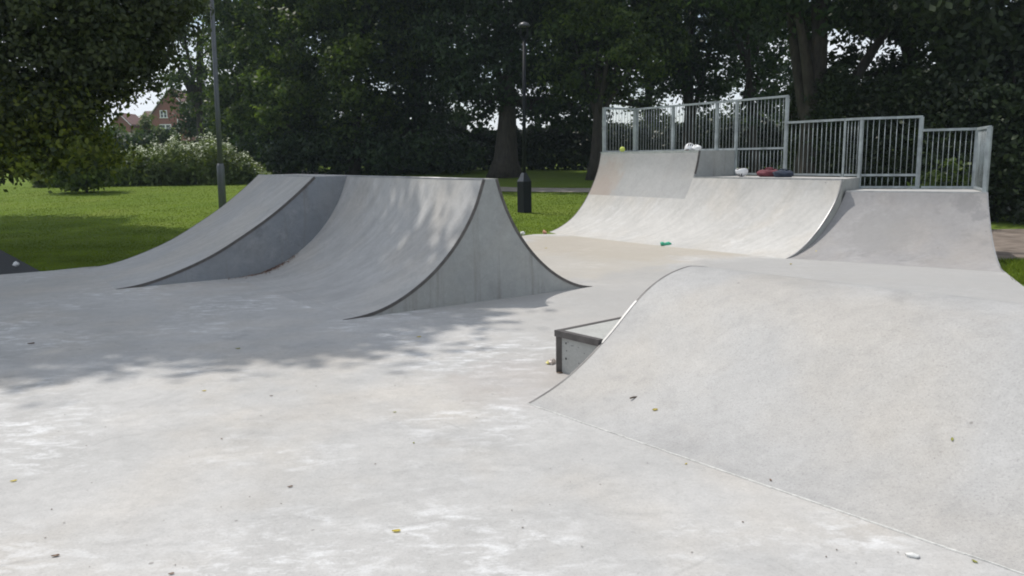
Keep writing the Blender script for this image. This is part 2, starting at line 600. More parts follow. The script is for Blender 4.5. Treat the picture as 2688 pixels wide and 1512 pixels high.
# ------------------------------------------------------------------ skate ramps
def smooth_curve(pts, n=28):
    """(s,z) samples -> n smoothed samples evenly spread along the curve"""
    p = np.array(pts, float)
    d = np.concatenate([[0], np.cumsum(np.hypot(*np.diff(p, axis=0).T))])
    q = np.linspace(0, d[-1], 200)
    c = np.stack([np.interp(q, d, p[:, 0]), np.interp(q, d, p[:, 1])], -1)
    for _ in range(60):
        c[1:-1] = .5 * c[1:-1] + .25 * (c[:-2] + c[2:])
    for _ in range(260):
        c[1:-1] = .5 * c[1:-1] + .25 * (c[:-2] + c[2:])
    d = np.concatenate([[0], np.cumsum(np.hypot(*np.diff(c, axis=0).T))])
    q = np.linspace(0, d[-1], n)
    return np.stack([np.interp(q, d, c[:, 0]), np.interp(q, d, c[:, 1])], -1)


def edge3(base, dirn, prof, zlift=0.0):
    """profile (s,z) set up in the vertical plane through base (2d) along dirn"""
    return [np.array([base[0] + dirn[0] * s, base[1] + dirn[1] * s, max(z, 0.0) + zlift]) for s, z in prof]


def ruled(name, A, B, mat, parent, m=10, flip=False):
    v, f = [], []
    n = len(A)
    for i in range(n):
        for j in range(m + 1):
            t = j / m
            v.append(A[i] * (1 - t) + B[i] * t)
    for i in range(n - 1):
        for j in range(m):
            q = (i * (m + 1) + j, i * (m + 1) + j + 1, (i + 1) * (m + 1) + j + 1, (i + 1) * (m + 1) + j)
            f.append(q[::-1] if flip else q)
    return link(name, v, f, mat, parent, True)


def side(name, A, mat, parent, z0=-.1):
    v, f = [], []
    for p in A:
        v += [p, np.array([p[0], p[1], z0])]
    for i in range(len(A) - 1):
        f.append((2 * i, 2 * i + 1, 2 * i + 3, 2 * i + 2))
    return link(name, v, f, mat, parent)


def trim(name, A, out, mat, parent, w=.030, proud=.007, lift=.003):
    """flat steel bar let into the side of a ramp, following its edge; out = 2d unit vector away from the ramp"""
    v, f = [], []
    o = np.array([out[0], out[1], 0.0])
    n = len(A)
    for i in range(n):
        t = A[min(i + 1, n - 1)] - A[max(i - 1, 0)]
        t = t / np.linalg.norm(t)
        nn = np.cross(t, o)
        if nn[2] < 0:
            nn = -nn
        top, bot = A[i] + nn * lift, A[i] - nn * w
        v += [top - o * .012, top + o * proud, bot + o * proud, bot - o * .012]
    for i in range(n - 1):
        for k in range(4):
            k2 = (k + 1) % 4
            f.append((4 * i + k, 4 * i + k2, 4 * i + 4 + k2, 4 * i + 4 + k))
    f += [(0, 1, 2, 3), (4 * n - 1, 4 * n - 2, 4 * n - 3, 4 * n - 4)]
    return link(name, v, f, mat, parent, False)


def poly(name, pts, mat, parent):
    return link(name, pts, [tuple(range(len(pts)))], mat, parent)


P3 = lambda p, z: np.array([p[0], p[1], z])

# --- spine ramp in the middle
t0 = np.array([-1.82, 8.43])
t1 = np.array([1.05, 10.40])
ax = (t1 - t0) / np.linalg.norm(t1 - t0)
bx = np.array([-ax[1], ax[0]])
HS = 1.45
F_PROF = smooth_curve([(0, 0), (.18, .004), (.35, .025), (.61, .105), (.82, .215), (1.0, .32), (1.14, .425), (1.28, .55), (1.44, .72), (1.57, .90), (1.69, 1.09), (1.77, 1.29), (1.82, HS)])
B_PROF = smooth_curve([(3.49, 0), (3.36, .012), (3.25, .04), (3.07, .12), (2.9, .21), (2.74, .33), (2.57, .48), (2.42, .65), (2.3, .81), (2.21, .97), (2.11, 1.17), (2.06, 1.32), (2.02, HS)])
LEN = 3.99
sp = thing('spine_ramp', 'two-sided concrete spine ramp with a narrow crest and curved dark steel edges', 'skate ramp', (*(t0 + ax * 1.9), 0))
R_f, L_f = edge3(t0, ax, F_PROF), edge3(t0 + bx * LEN, ax, F_PROF)
R_b = edge3(t0, ax, B_PROF)
L_b = edge3(t0 + bx * (LEN + 2.77), ax, B_PROF)
ruled('front_transition', R_f, L_f, M['ramp'], sp, 14, True)
ruled('back_transition', R_b, L_b, M['ramp'], sp, 14)
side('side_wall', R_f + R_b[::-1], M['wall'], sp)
trim('edge_trim', R_f, -bx, M['steel_edge'], sp)
trim('edge_trim', R_b, -bx, M['steel_edge'], sp)
cr = [P3(t0 + ax * 1.82, HS), P3(t0 + ax * 2.02, HS), P3(t0 + ax * 2.02 + bx * (LEN + 2.77), HS), P3(t0 + ax * 1.82 + bx * LEN, HS)]
poly('crest', [cr[0], cr[1], P3(t0 + ax * 2.02 + bx * LEN, HS), cr[3]], M['ramp'], sp)
MB().tube([P3(t0 + ax * 1.835 + bx * .01, HS - .012), P3(t0 + ax * 1.835 + bx * (LEN - .01), HS - .012)], .022, 10).build('coping', M['galv'], sp, True)

jw = np.array([.006 * ax[0], .006 * ax[1], .0015])
ruled('toe_joint', [R_f[2] - jw * [1, 1, -1], R_f[2] + jw], [L_f[2] - jw * [1, 1, -1], L_f[2] + jw], M['mortar'], sp, 14, True)

# --- bank ramp to its left, standing further forward
BANK = smooth_curve([(-2.9, 0), (-2.6, .012), (-2.15, .145), (-1.57, .365), (-.75, .85), (-.24, 1.235), (0, 1.45)])
bk = thing('bank_ramp', 'long gentle concrete bank ramp joined to the left of the spine ramp', 'skate ramp', (-4.2, 12.8, 0))
c0 = t0 + ax * 1.28 + bx * (LEN - .004)
c0L = c0 + bx * 2.77
b_R, b_L = edge3(c0, ax, BANK), edge3(c0L, ax, BANK)
ruled('riding_surface', b_R, b_L, M['ramp'], bk, 14, True)
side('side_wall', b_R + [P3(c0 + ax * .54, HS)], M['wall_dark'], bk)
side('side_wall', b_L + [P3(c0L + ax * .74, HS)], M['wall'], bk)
trim('edge_trim', b_R, -bx, M['steel_edge'], bk, .034)
trim('edge_trim', b_L, bx, M['steel_edge'], bk, .03)
poly('deck', [P3(c0 + bx * .004, HS), P3(c0 + bx * .004 + ax * .74, HS), P3(c0L + ax * .74, HS), P3(c0L, HS)], M['ramp'], bk)
MB().tube([P3(c0 + ax * .01 + bx * .01, HS - .012), P3(c0L + ax * .01 - bx * .01, HS - .012)], .02, 10).build('coping', M['galv'], bk, True)

# --- the three quarter pipes along the back
aq = np.array([math.cos(math.radians(35)), math.sin(math.radians(35))])
cL, cM, cR = np.array([2.13, 18.96]), np.array([3.83, 16.42]), np.array([5.65, 13.73])
lC, lR = np.array([5.756, 13.796]), np.array([7.48, 12.60])
BL, BM, BK, BR = np.array([3.05, 19.70]), np.array([4.76, 17.0]), np.array([6.31, 14.55]), np.array([7.97, 13.80])
H1, H2, H3 = 1.77, 1.24, 1.035
Q1 = smooth_curve([(-1.62, 0), (-1.5, .004), (-1.22, .10), (-.86, .28), (-.53, .60), (-.31, .93), (-.13, 1.26), (-.04, 1.53), (0, H1)])
Q2 = smooth_curve([(-1.45, 0), (-1.32, .008), (-.95, .19), (-.63, .405), (-.35, .66), (-.14, .90), (-.02, 1.13), (0, H2)])
Q3l = smooth_curve([(-1.52, 0), (-1.38, .008), (-1.0, .14), (-.68, .32), (-.38, .55), (-.17, .77), (-.05, .93), (0, H3)])
Q3r = smooth_curve([(-1.64, 0), (-1.45, .008), (-1.1, .11), (-.75, .29), (-.42, .54), (-.18, .78), (-.05, .93), (0, H3)])
ar = np.array([math.cos(math.radians(69)), math.sin(math.radians(69))])
al = np.array([math.cos(math.radians(35)), math.sin(math.radians(35))])
uq = (cR - cL) / np.linalg.norm(cR - cL)
uf = (BK - BM) / np.linalg.norm(BK - BM)


def quarter(name, label, A, B, backA, backB, H, outL, outR, left_wall, right_wall, mat, split=None):
    q = thing(name, label, 'quarter pipe', (*((A[-1] + B[-1]) / 2)[:2], 0))
    if split:
        k = next(i for i, p in enumerate(A) if p[2] > split)
        ruled('riding_surface', A[:k + 1], B[:k + 1], mat, q, 12)
        ruled('upper_panel', A[k:], B[k:], M['ramp3'], q, 12)
    else:
        ruled('riding_surface', A, B, mat, q, 12)
    poly('deck', [A[-1], B[-1], P3(backB, H), P3(backA, H)], M['ramp'], q)
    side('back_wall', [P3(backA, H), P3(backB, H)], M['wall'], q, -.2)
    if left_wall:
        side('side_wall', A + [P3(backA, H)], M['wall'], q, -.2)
        trim('edge_trim', A, outL, M['steel_edge'], q, .03)
    if right_wall:
        side('side_wall', B + [P3(backB, H)], M['wall'], q, -.2)
        tr_ = [p for p in B if p[2] > H2 + .02] if split else B
        trim('edge_trim', tr_, outR, M['steel_edge'] if split else M['galv'], q, .04 if split else .025)
    e = (B[-1] - A[-1]) / np.linalg.norm(B[-1] - A[-1])
    inn = np.array([-e[1], e[0], 0.0])
    cp = MB()
    cp.bar(A[-1] + e * .006 + inn * .03 + P3((0, 0), -.018), B[-1] - e * .006 + inn * .03 + P3((0, 0), -.018), .075, .05)
    cp.build('coping', M['coping'], q)
    return q


A1, B1 = edge3(cL, aq, Q1), edge3(cM, aq, Q1)
Q1z = Q1[:, 1]
scut = float(np.interp(H2, Q1z, Q1[:, 0]))
lowQ = Q1[Q1z < H2 - .01]
Q2m = np.concatenate([lowQ, [[scut, H2]]])
dq = np.concatenate([[0], np.cumsum(np.hypot(*np.diff(Q2m, axis=0).T))])
qq = np.linspace(0, dq[-1], 28)
Q2m = np.stack([np.interp(qq, dq, Q2m[:, 0]), np.interp(qq, dq, Q2m[:, 1])], -1)
A2, B2 = edge3(cM, aq, Q2m), edge3(cR, aq, Q2)
A3, B3 = edge3(lC, al, Q3l), edge3(lR, ar, Q3r)
bq = np.array([-aq[1], aq[0]])
quarter('quarter_pipe', 'tallest concrete quarter pipe, with rust-tinted patch and top deck level with the eye', A1, B1, BL, BM, H1, bq, -bq, True, True, M['ramp2'], .80)
quarter('quarter_pipe', 'middle-height concrete quarter pipe with pale steel coping, between the tallest and the lowest one', A2, B2, BM, BK, H2, bq, -bq, False, True, M['ramp2'])
quarter('quarter_pipe', 'lowest concrete quarter pipe, turned towards the viewer at the right end of the row', A3, B3, BK, BR, H3, bq, np.array([ar[1], -ar[0]]), False, True, M['ramp4'])

# --- rounded hump in the foreground with a grind ledge on its left flank
h0 = np.array([.10, 5.38])
hb = np.array([.637, -.771])
ha = np.array([.771, .637])
up = [(0, 0), (.14, .03), (.33, .09), (.46, .15), (.61, .235), (.75, .32), (.89, .415), (.99, .50), (1.11, .59), (1.26, .68), (1.42, .742), (1.56, .778), (1.66, .790), (1.74, .793)]
HUMP = [tuple(p) for p in smooth_curve(up, 30)]
HUMP = HUMP + [(3.52 - s, z) for s, z in HUMP[::-1]]
hp = thing('hump_ramp', 'wide rounded concrete hump with a thin worn steel edge, filling the right foreground', 'skate ramp', (*(h0 + ha * 1.9 + hb * 2.2), 0))
h_L, h_R = edge3(h0, ha, HUMP), edge3(h0 + hb * 4.6, ha, HUMP)
ruled('riding_surface', h_L, h_R, M['hump'], hp, 24, True)
side('side_wall', h_L, M['wall'], hp)
side('side_wall', h_R, M['wall'], hp)
trim('edge_trim', h_L, -hb, M['dull_edge'], hp, .022, .006, .002)
wp_ = [p for p in h_L if .30 < p[2] < .62 and (p[:2] - h0) @ ha < 1.5]
trim('worn_strip', [p + np.array([0, 0, .002]) for p in wp_], -hb, M['galv'], hp, .012, .008, .003)
trim('edge_trim', h_R, hb, M['dull_edge'], hp, .022, .006, .002)
jn = MB()
rj = np.random.default_rng(3)
xs_ = np.linspace(0, 4.55, 60)
for i in range(59):
    w = .003 + .006 * rj.random()
    p, q = h0 + hb * xs_[i] - ha * (.006 + .006 * rj.random()), h0 + hb * xs_[i + 1] - ha * .008
    jn.hexa([P3(p - ha * w, .001), P3(q - ha * w, .001), P3(q + ha * .004, .001), P3(p + ha * .004, .001), P3(p - ha * w * .6, .005), P3(q - ha * w * .6, .005), P3(q + ha * .004, .005), P3(p + ha * .004, .005)])
jn.build('mortar_joint', M['mortar'], hp)

lg = thing('grind_ledge', 'low concrete grind ledge with brown steel edges, against the flank of the hump', 'ledge', (.37, 6.21, 0))
la, lb = .737, .466
LH = .335
g0 = h0 + ha * la - hb * lb
LL = 1.75
k0, k1, k2, k3 = g0, g0 + hb * (lb - .012), g0 + hb * (lb - .012) + ha * LL, g0 + ha * LL
MB().hexa([P3(k0, -.02), P3(k1, -.02), P3(k2, -.02), P3(k3, -.02), P3(k0, LH), P3(k1, LH), P3(k2, LH), P3(k3, LH)]).build('block', M['ledge'], lg)
et = MB()
et.bar(P3(k0 + ha * .021 - hb * .004, LH - .020), P3(k3 + ha * .004 - hb * .004, LH - .020), .05, .046)
et.build('side_edging', M['steel_edge'], lg)
et = MB()
et.bar(P3(k0 - ha * .003 - hb * .03, LH - .021), P3(k1 - ha * .003, LH - .021), .05, .05)
et.build('front_edging', M['steel_edge'], lg)
et = MB()
et.bar(P3(k0 - ha * .004 - hb * .004, 0), P3(k0 - ha * .004 - hb * .004, LH - .048), .045, .045, (1, 0, 0))
et.build('corner_post', M['steel_edge'], lg)
for s, z, r in ((.075, .245, .008), (.10, .258, .004), (.14, .235, .004), (.155, .238, .004), (.08, .185, .005), (.215, .235, .004), (.075, .12, .010), (.22, .11, .005), (.28, .2, .004)):
    p = P3(k0 + hb * s - ha * .0015, z)
    poly('air_hole', [p + np.array([hb[0] * math.cos(a) * r, hb[1] * math.cos(a) * r, math.sin(a) * r]) for a in np.linspace(0, 6.28, 9)[:-1]], M['pad_black'], lg)


# ------------------------------------------------------------------ guard rails on the decks
def on_line(u, p, q):
    """share of the way from p to q at which the photo column u crosses the deck line"""
    lo, hi = -.6, 1.6
    f = lambda t: cam_u(p + (q - p) * t) - u
    for _ in range(50):
        mid = (lo + hi) / 2
        if f(lo) * f(mid) <= 0:
            hi = mid
        else:
            lo = mid
    return (lo + hi) / 2


def cam_u(p, z=1.4):
    Z = z - EYE
    zc = p[1] * math.cos(PITCH) - Z * math.sin(PITCH)
    up_ = p[1] * math.sin(PITCH) + Z * math.cos(PITCH)
    x, y = p[0] / zc, -up_ / zc
    return 1344 + FPX * (math.cos(ROLL) * x - math.sin(ROLL) * y)


def rail(label, posts, spans):
    """posts: (xy, z0, z1, width); spans: (p, q, z_bottom, z_top, bars) between two posts"""
    g = thing('guard_rail', label, 'guard rail', (*posts[0][0], posts[0][1]))
    for xy, z0, z1, w in posts:
        MB().box((xy[0], xy[1], (z0 + z1) / 2), (w, w, z1 - z0), math.radians(35)).box((xy[0], xy[1], z0 + .007), (w * 2.1, w * 2.1, .012), math.radians(35)).box((xy[0], xy[1], z1 + .003), (w * 1.12, w * 1.12, .006), math.radians(35)).build('post', M['fence'], g)
    bar_me = None
    for p, q, zb, zt, nb, tr in spans:
        d = (q - p) / np.linalg.norm(q - p)
        a, b = p + d * .03, q - d * .03
        MB().bar(P3(a, zb + .02), P3(b, zb + .02), .03, .04).build('bottom_rail', M['fence'], g)
        if tr:
            MB().bar(P3(p - d * .02, zt + .012), P3(q + d * .02, zt + .012), .042, .042).build('top_rail', M['fence'], g)
        for i in range(nb):
            t = (i + 1) / (nb + 1)
            m = p + (q - p) * t
            o = MB().tube([P3(m, zb + .045), P3(m, zt - .012)], .0062, 6).build('bar', M['fence'], g, True)
    return g


ofs = lambda p, q, d: p + (q - p) / np.linalg.norm(q - p) * d
back_n = lambda p, q: np.array([(q - p)[1], -(q - p)[0]]) / np.linalg.norm(q - p)
i1 = -.05
fl = cL + (BL - cL) * .05 + uq * .05
bl = BL + uq * .06 - aq * .05
bm_ = BM - aq * .05
bk_ = BK - aq * .03
rb = BR + np.array([-.06, -.06])
rf = lR + (BR - lR) * .06 + np.array([-.03, 0])
line1 = lambda u: bl + (bk_ - bl) * on_line(u, bl, bk_)
line3 = lambda u: bk_ + (rb - bk_) * on_line(u, bk_, rb)
p_a, p_b, p_c, p_d = line1(1765), line1(1879), line1(1930), line1(2060)
p_e, p_g, p_h = line1(2213), bk_, line3(2411)
T1, T2, T3 = 2.77, 2.265, 2.035
rail('tall guard rail of grey bars round the top deck of the tallest quarter pipe',
     [(fl, H1, T1, .065), (bl, H1, T1, .09), (p_a, H1, T1, .06), (p_b, H1, T1, .06), (p_c, H2, T1, .055), (p_d, H2, T1 + .01, .055)],
     [(fl, bl, H1, T1, 10, True), (bl, p_a, H1, T1, 13, True), (p_a, p_b, H1, T1, 12, True), (p_b, p_c, H1, T1, 5, True), (p_c, p_d, H1, T1, 13, True), (p_c, p_d, H2 + .02, H1, 13, False)])
rail('mid-height guard rail of grey bars behind the middle quarter pipe deck',
     [(p_e, H2, T2, .03), (p_g, H3, T2, .05), (p_h, H3, T2, .055)],
     [(p_d + uf * .03, p_e, H2 + .02, T2, 12, True), (p_e, p_g, H2 + .02, T2, 4, True), (p_g, p_h, H2 + .02, T2, 9, True), (p_g, p_h, H3 + .01, H2 + .02, 9, False)])
rail('lowest guard rail of grey bars wrapping the right end of the low quarter pipe deck',
     [(rb, H3, T3, .06), (rf, H3 - .25, T3 + .01, .06)],
     [(ofs(p_h, rb, .03), rb, H3 + .01, T3, 9, True), (rb, rf, H3 + .01, T3, 10, True)])


# ------------------------------------------------------------------ foliage
def leaf_cloud(P, N, size, aspect=1.7, up=.35, seed=0):
    """leaf-shaped quads at points P; N outward hints"""
    r = np.random.default_rng(seed)
    n = len(P)
    nor = N + r.normal(0, .75, (n, 3)) + np.array([0, 0, up])
    nor /= np.linalg.norm(nor, axis=1, keepdims=True) + 1e-9
    a = r.normal(0, 1, (n, 3))
    a -= (a * nor).sum(1, keepdims=True) * nor
    a /= np.linalg.norm(a, axis=1, keepdims=True) + 1e-9
    b = np.cross(nor, a)
    s = (size * r.uniform(.6, 1.4, n))[:, None]
    fold = nor * s * r.uniform(-.18, .18, n)[:, None]
    v = np.stack([P - a * s * aspect / 2, P + b * s / 2 + fold, P + a * s * aspect / 2, P - b * s / 2 + fold], 1)
    return v


def lobes_points(lobes, n_clump, per, spread, seed, shell=.5):
    """clumps of leaf positions filling ellipsoid lobes (cx,cy,cz,rx,ry,rz[,weight])"""
    r = np.random.default_rng(seed)
    L = np.array([l[:6] for l in lobes], float)
    w = np.array([(l[6] if len(l) > 6 else 1.0) * (l[3] * l[4] * l[5]) ** (2 / 3) for l in lobes])
    w /= w.sum()
    k = r.choice(len(L), n_clump, p=w)
    d = r.normal(0, 1, (n_clump, 3))
    d /= np.linalg.norm(d, axis=1, keepdims=True)
    rad = r.uniform(shell, 1.04, n_clump) ** .6
    c = L[k, :3] + d * rad[:, None] * L[k, 3:6]
    kk = np.repeat(np.arange(n_clump), per)
    size = r.uniform(.45, 1.25, n_clump)[kk][:, None]
    off = r.normal(0, 1, (len(kk), 3)) * np.array([1, 1, .55]) * spread * size
    P = c[kk] + off
    N = d[kk] * .8 + off / (spread + 1e-6) * .3
    return P, N


def limb_set(mb, base, top, r0, lobes, n, seed, bend=.6):
    r = np.random.default_rng(seed)
    base, top = np.array(base, float), np.array(top, float)
    m = (base + top) / 2 + r.normal(0, bend * .25, 3) * np.array([1, 1, .2])
    pts, rad = [], []
    for t in np.linspace(0, 1, 9):
        p = base * (1 - t) ** 2 + 2 * m * t * (1 - t) + top * t ** 2
        pts.append(p)
        rad.append(r0 * ((1 - t) * .8 + .2) * (1 + .55 * math.exp(-t * 16)))
    mb.tube(pts, rad, 12)
    for i in range(n):
        l = lobes[i % len(lobes)]
        t = r.uniform(.35, .95)
        s = pts[int(t * 8)]
        e = np.array(l[:3]) + r.normal(0, .35, 3) * np.array(l[3:6])
        mid = (s + e) / 2 + np.array([0, 0, .1 * np.linalg.norm(e - s)]) + r.normal(0, .15, 3)
        q = [s * (1 - u) ** 2 + 2 * mid * u * (1 - u) + e * u ** 2 for u in np.linspace(0, 1, 6)]
        rr = r0 * (1 - t) * .55 + r0 * .14
        mb.tube(q, [rr * (1 - .85 * u) + .01 for u in np.linspace(0, 1, 6)], 6)


def tree(label, base, top, r0, lobes, mat, n_clump, per, spread, leaf, seed, limbs=8, name='broadleaf_tree', shell=.5, group=None, bend=.6, high=None):
    base = np.array([base[0], base[1], float(terrain(*base[:2])) - .1])
    t = thing(name, label, 'tree', base, group)
    mb = MB()
    limb_set(mb, base, top, r0, lobes, limbs, seed, bend)
    mb.build('trunk', M['bark'], t, True)
    P, N = lobes_points(lobes, n_clump, per, spread, seed + 1, shell)
    keep = P[:, 2] > terrain(P[:, 0], P[:, 1]) + .05
    V = leaf_cloud(P[keep], N[keep], leaf, seed=seed)
    if high:  # out-of-view upper lobes, added to throw more shade on the ground
        P, N = lobes_points(high, 260, 34, .55, seed + 2, .3)
        V = np.concatenate([V, leaf_cloud(P, N, .30, seed=seed + 3)])
    quads('crown', V, mat, t)
    return t


def lob(u, v, D, rx, ry, rz, w=1.0):
    p = at_range(u, v, D)
    return (p[0], p[1], p[2], rx, ry, rz, w)


# --- the big tree overhanging from the left
near = [lob(-240, 310, 14.2, 1.3, 1.2, .95, 1.3), lob(-460, 290, 14.8, 1.4, 1.3, 1.1, 1.2), lob(-280, 100, 14.6, 1.4, 1.2, 1.1, 1.2), lob(-40, 330, 14, 1.0, 1.0, .75, 1.5), lob(90, 320, 13.6, .75, .8, .62, 1.6), lob(170, 300, 13.8, .55, .7, .62, 1.6), lob(60, 190, 14.2, 1.0, 1.0, .8, 1.6),
        lob(220, 170, 14.2, .75, .8, .7, 1.6), lob(300, 140, 14.4, .6, .7, .55, 1.2), lob(120, 40, 14.4, 1.1, 1.0, .7, 1.6), lob(300, 20, 14.6, .9, .9, .6, 1.3), lob(-80, 120, 14.4, 1.2, 1.0, 1.1),
        lob(375, 90, 14.8, .5, .6, .5, .6), lob(60, 415, 13.4, .5, .5, .32, .9), lob(205, 385, 13.6, .38, .5, .32, .9), lob(440, 10, 15, .7, .7, .4, .6), lob(395, 190, 14.8, .35, .4, .4, .35), lob(350, 235, 14.6, .3, .4, .25, .4), lob(110, 425, 13.4, .3, .4, .2, .4), lob(235, 340, 13.8, .3, .4, .4, .5), lob(10, 430, 13.2, .4, .4, .25, .6), lob(480, 70, 15.2, .5, .5, .4, .3)]
high = [(-9.2, 13.2, 8.6, 3.4, 3.0, 2.4), (-6.1, 12.0, 8.4, 2.0, 2.1, 1.9, 1.3), (-8.3, 17.4, 8.4, 3.2, 3.0, 2.6), (-12.0, 19.5, 9.0, 4.4, 4.2, 3.2), (-13.5, 13.5, 9.0, 4.3, 4.3, 3.4),
        (-9.4, 11.0, 8.6, 2.6, 2.0, 2.0), (-6.6, 14.6, 8.8, 2.0, 2.2, 1.9), (-17.6, 23.5, 10.2, 3.8, 3.6, 3.0), (-10.2, 15.6, 11.6, 4.0, 4.0, 2.2)]
high = [(l[0] - 1.785, l[1] + 1.625, l[2] + 5.0) + tuple(l[3:]) for l in high]
rn = np.random.default_rng(77)
for q_ in range(46):
    u_, v_ = rn.uniform(250, 470), rn.uniform(-10, 330)
    if (u_ - 250) / 220 + max(v_, 0) / 300 > 1.0 * rn.uniform(.8, 1.15):
        continue
    near.append(lob(u_, v_, 14.4 + rn.normal(0, .4), rn.uniform(.12, .30), .3, rn.uniform(.10, .34), rn.uniform(.5, 1.1)))
for q_ in range(26):
    near.append(lob(rn.uniform(-20, 290), 425 - abs(rn.normal(0, 22)), 13.5 + rn.normal(0, .4), rn.uniform(.10, .22), .25, rn.uniform(.10, .24), rn.uniform(.5, 1.0)))
nt_ = tree('huge dark tree drooping low branches over the left edge of the lawn', (-13.2, 17.2), (-10.5, 15.5, 9.5), .55, near + high, M['leaf_near'], 10, 10, .2, .1, 21, 26, shell=.35)
bpy.data.objects.remove(nt_.children[1])
P, N = lobes_points(near, 2050, 36, .20, 22, .3)
P2, N2 = lobes_points(high, 2100, 60, .40, 23, .1)
low_ = rng.random(len(P)) < np.clip((3.2 - P[:, 2]) / 1.3, 0, .9) * np.clip((P[:, 0] + 9.6) / 1.6, .1, 1)
quads('crown', np.concatenate([leaf_cloud(P[~low_], N[~low_], .058, seed=24), leaf_cloud(P2, N2, .15, seed=25)]), M['leaf_near'], nt_)
quads('lower_spray', leaf_cloud(P[low_], N[low_], .058, seed=26), M['leaf_backlit'], nt_)['label'] = 'drooping lower sprays, yellow backlight put into their leaf colour'

# --- trees around the lawn, from left to right
U = lambda u, D: (at_range(u, 420, D)[0], D)
tree('open light tree left of the grey lamp post, sky showing through its crown', U(530, 58), at_range(520, 60, 58), .32,
     [lob(470, 150, 58, 2.6, 2.5, 2.0, .7), lob(560, 60, 58, 3.4, 2.5, 2.4, .7), lob(420, 30, 58, 3.0, 2.5, 1.8, .7), lob(520, 235, 58, 2.4, 2.2, 1.7, .8), lob(470, -90, 58, 5, 4, 3)],
     M['leaf_mid'], 330, 34, .45, .17, 41, 10)
tree('small dark conifer-like tree in front of the right part of the brick house', U(535, 62), at_range(535, 235, 62), .22,
     [lob(535, 345, 62, 1.9, 1.8, 1.5), lob(530, 300, 62, 1.6, 1.6, 1.5), lob(545, 265, 62, 1.0, 1.0, 1.2)], M['leaf_dark'], 120, 40, .35, .16, 43, 4, name='small_tree')
tree('bright bushy tree just right of the grey lamp post', U(640, 50), at_range(640, 120, 50), .35,
     [lob(640, 330, 50, 2.0, 2.0, 2.0), lob(610, 395, 50.5, 1.4, 1.5, 1.0, .9), lob(700, 380, 50.5, 1.4, 1.5, 1.2, .9), lob(650, 210, 50, 2.5, 2.3, 2.4), lob(690, 90, 50, 2.6, 2.4, 2.2), lob(610, 80, 51, 1.8, 2.4, 1.8), lob(660, -60, 50, 4, 4, 3)],
     M['leaf_mid'], 620, 50, .42, .15, 45, 6)
tree('broad tree with pale green tufts above the left bank ramp', U(760, 45), at_range(770, 60, 45), .36,
     [lob(760, 330, 45, 2.2, 2.0, 1.9), lob(820, 370, 46, 1.5, 1.5, 1.1), lob(740, 400, 46.5, 1.2, 1.4, .8, .8), lob(770, 230, 45, 2.5, 2.3, 2.2), lob(790, 110, 45, 2.5, 2.3, 2.3), lob(850, 30, 45, 2.6, 2.4, 2.0), lob(790, -90, 45, 4.5, 4, 3)],
     M['leaf_mid'], 720, 52, .40, .14, 47, 8)
tf = tree('tree with a bright lime-green tuft hanging at its left side, above the spine ramp', U(925, 43), at_range(950, 40, 43), .30,
     [lob(925, 300, 43, 1.5, 1.6, 1.6), lob(960, 210, 43, 1.9, 1.8, 2.0), lob(990, 90, 43, 2.5, 2.3, 2.3), lob(900, 180, 42, .8, .8, 1.2), lob(950, -70, 43, 4, 4, 3)],
     M['leaf_mid'], 640, 50, .38, .14, 49, 8)


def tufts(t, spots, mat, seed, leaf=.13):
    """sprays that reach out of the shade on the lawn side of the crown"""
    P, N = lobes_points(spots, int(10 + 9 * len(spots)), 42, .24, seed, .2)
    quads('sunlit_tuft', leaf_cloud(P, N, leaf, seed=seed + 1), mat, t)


tufts(tf, [lob(905, 175, 38.6, .7, .6, .9), lob(880, 150, 38.6, .45, .5, .5), lob(940, 120, 38.8, .45, .5, .6), lob(930, 240, 38.8, .35, .4, .4)], M['leaf_lime'], 90)
tufts(bpy.data.objects['broadleaf_tree.003'], [lob(770, 60, 40.2, .9, .7, .6), lob(720, 150, 40.0, .6, .6, .7), lob(760, 240, 39.8, .7, .6, .6), lob(700, 300, 40.0, .5, .6, .5), lob(840, 20, 40.0, .8, .7, .5), lob(690, 200, 40.2, .5, .5, .5), lob(800, 130, 40.2, .5, .5, .4)], M['leaf_sunlit'], 190)
tufts(bpy.data.objects['broadleaf_tree.002'], [lob(640, 120, 44.5, .8, .7, .7), lob(665, 210, 44.3, .6, .6, .7), lob(620, 290, 44.5, .6, .6, .6)], M['leaf_sunlit'], 195)
tree('deep shaded tree behind the middle of the spine ramp crest', U(1100, 46), at_range(1100, 40, 46), .40,
     [lob(1080, 340, 46, 2.3, 2.2, 2.0), lob(1050, 410, 46.5, 1.6, 1.6, .9), lob(1160, 400, 46.5, 1.5, 1.6, 1.0), lob(990, 390, 47, 1.3, 1.6, 1.0), lob(1090, 230, 46, 2.6, 2.4, 2.3), lob(1120, 110, 46, 3.0, 2.6, 2.6), lob(1050, 20, 46, 3, 2.6, 2.2), lob(1110, -90, 46, 4.5, 4, 3)],
     M['leaf_dark'], 820, 52, .42, .145, 51, 8, high=[(-3, 43, 14, 4.5, 4, 2.6)])
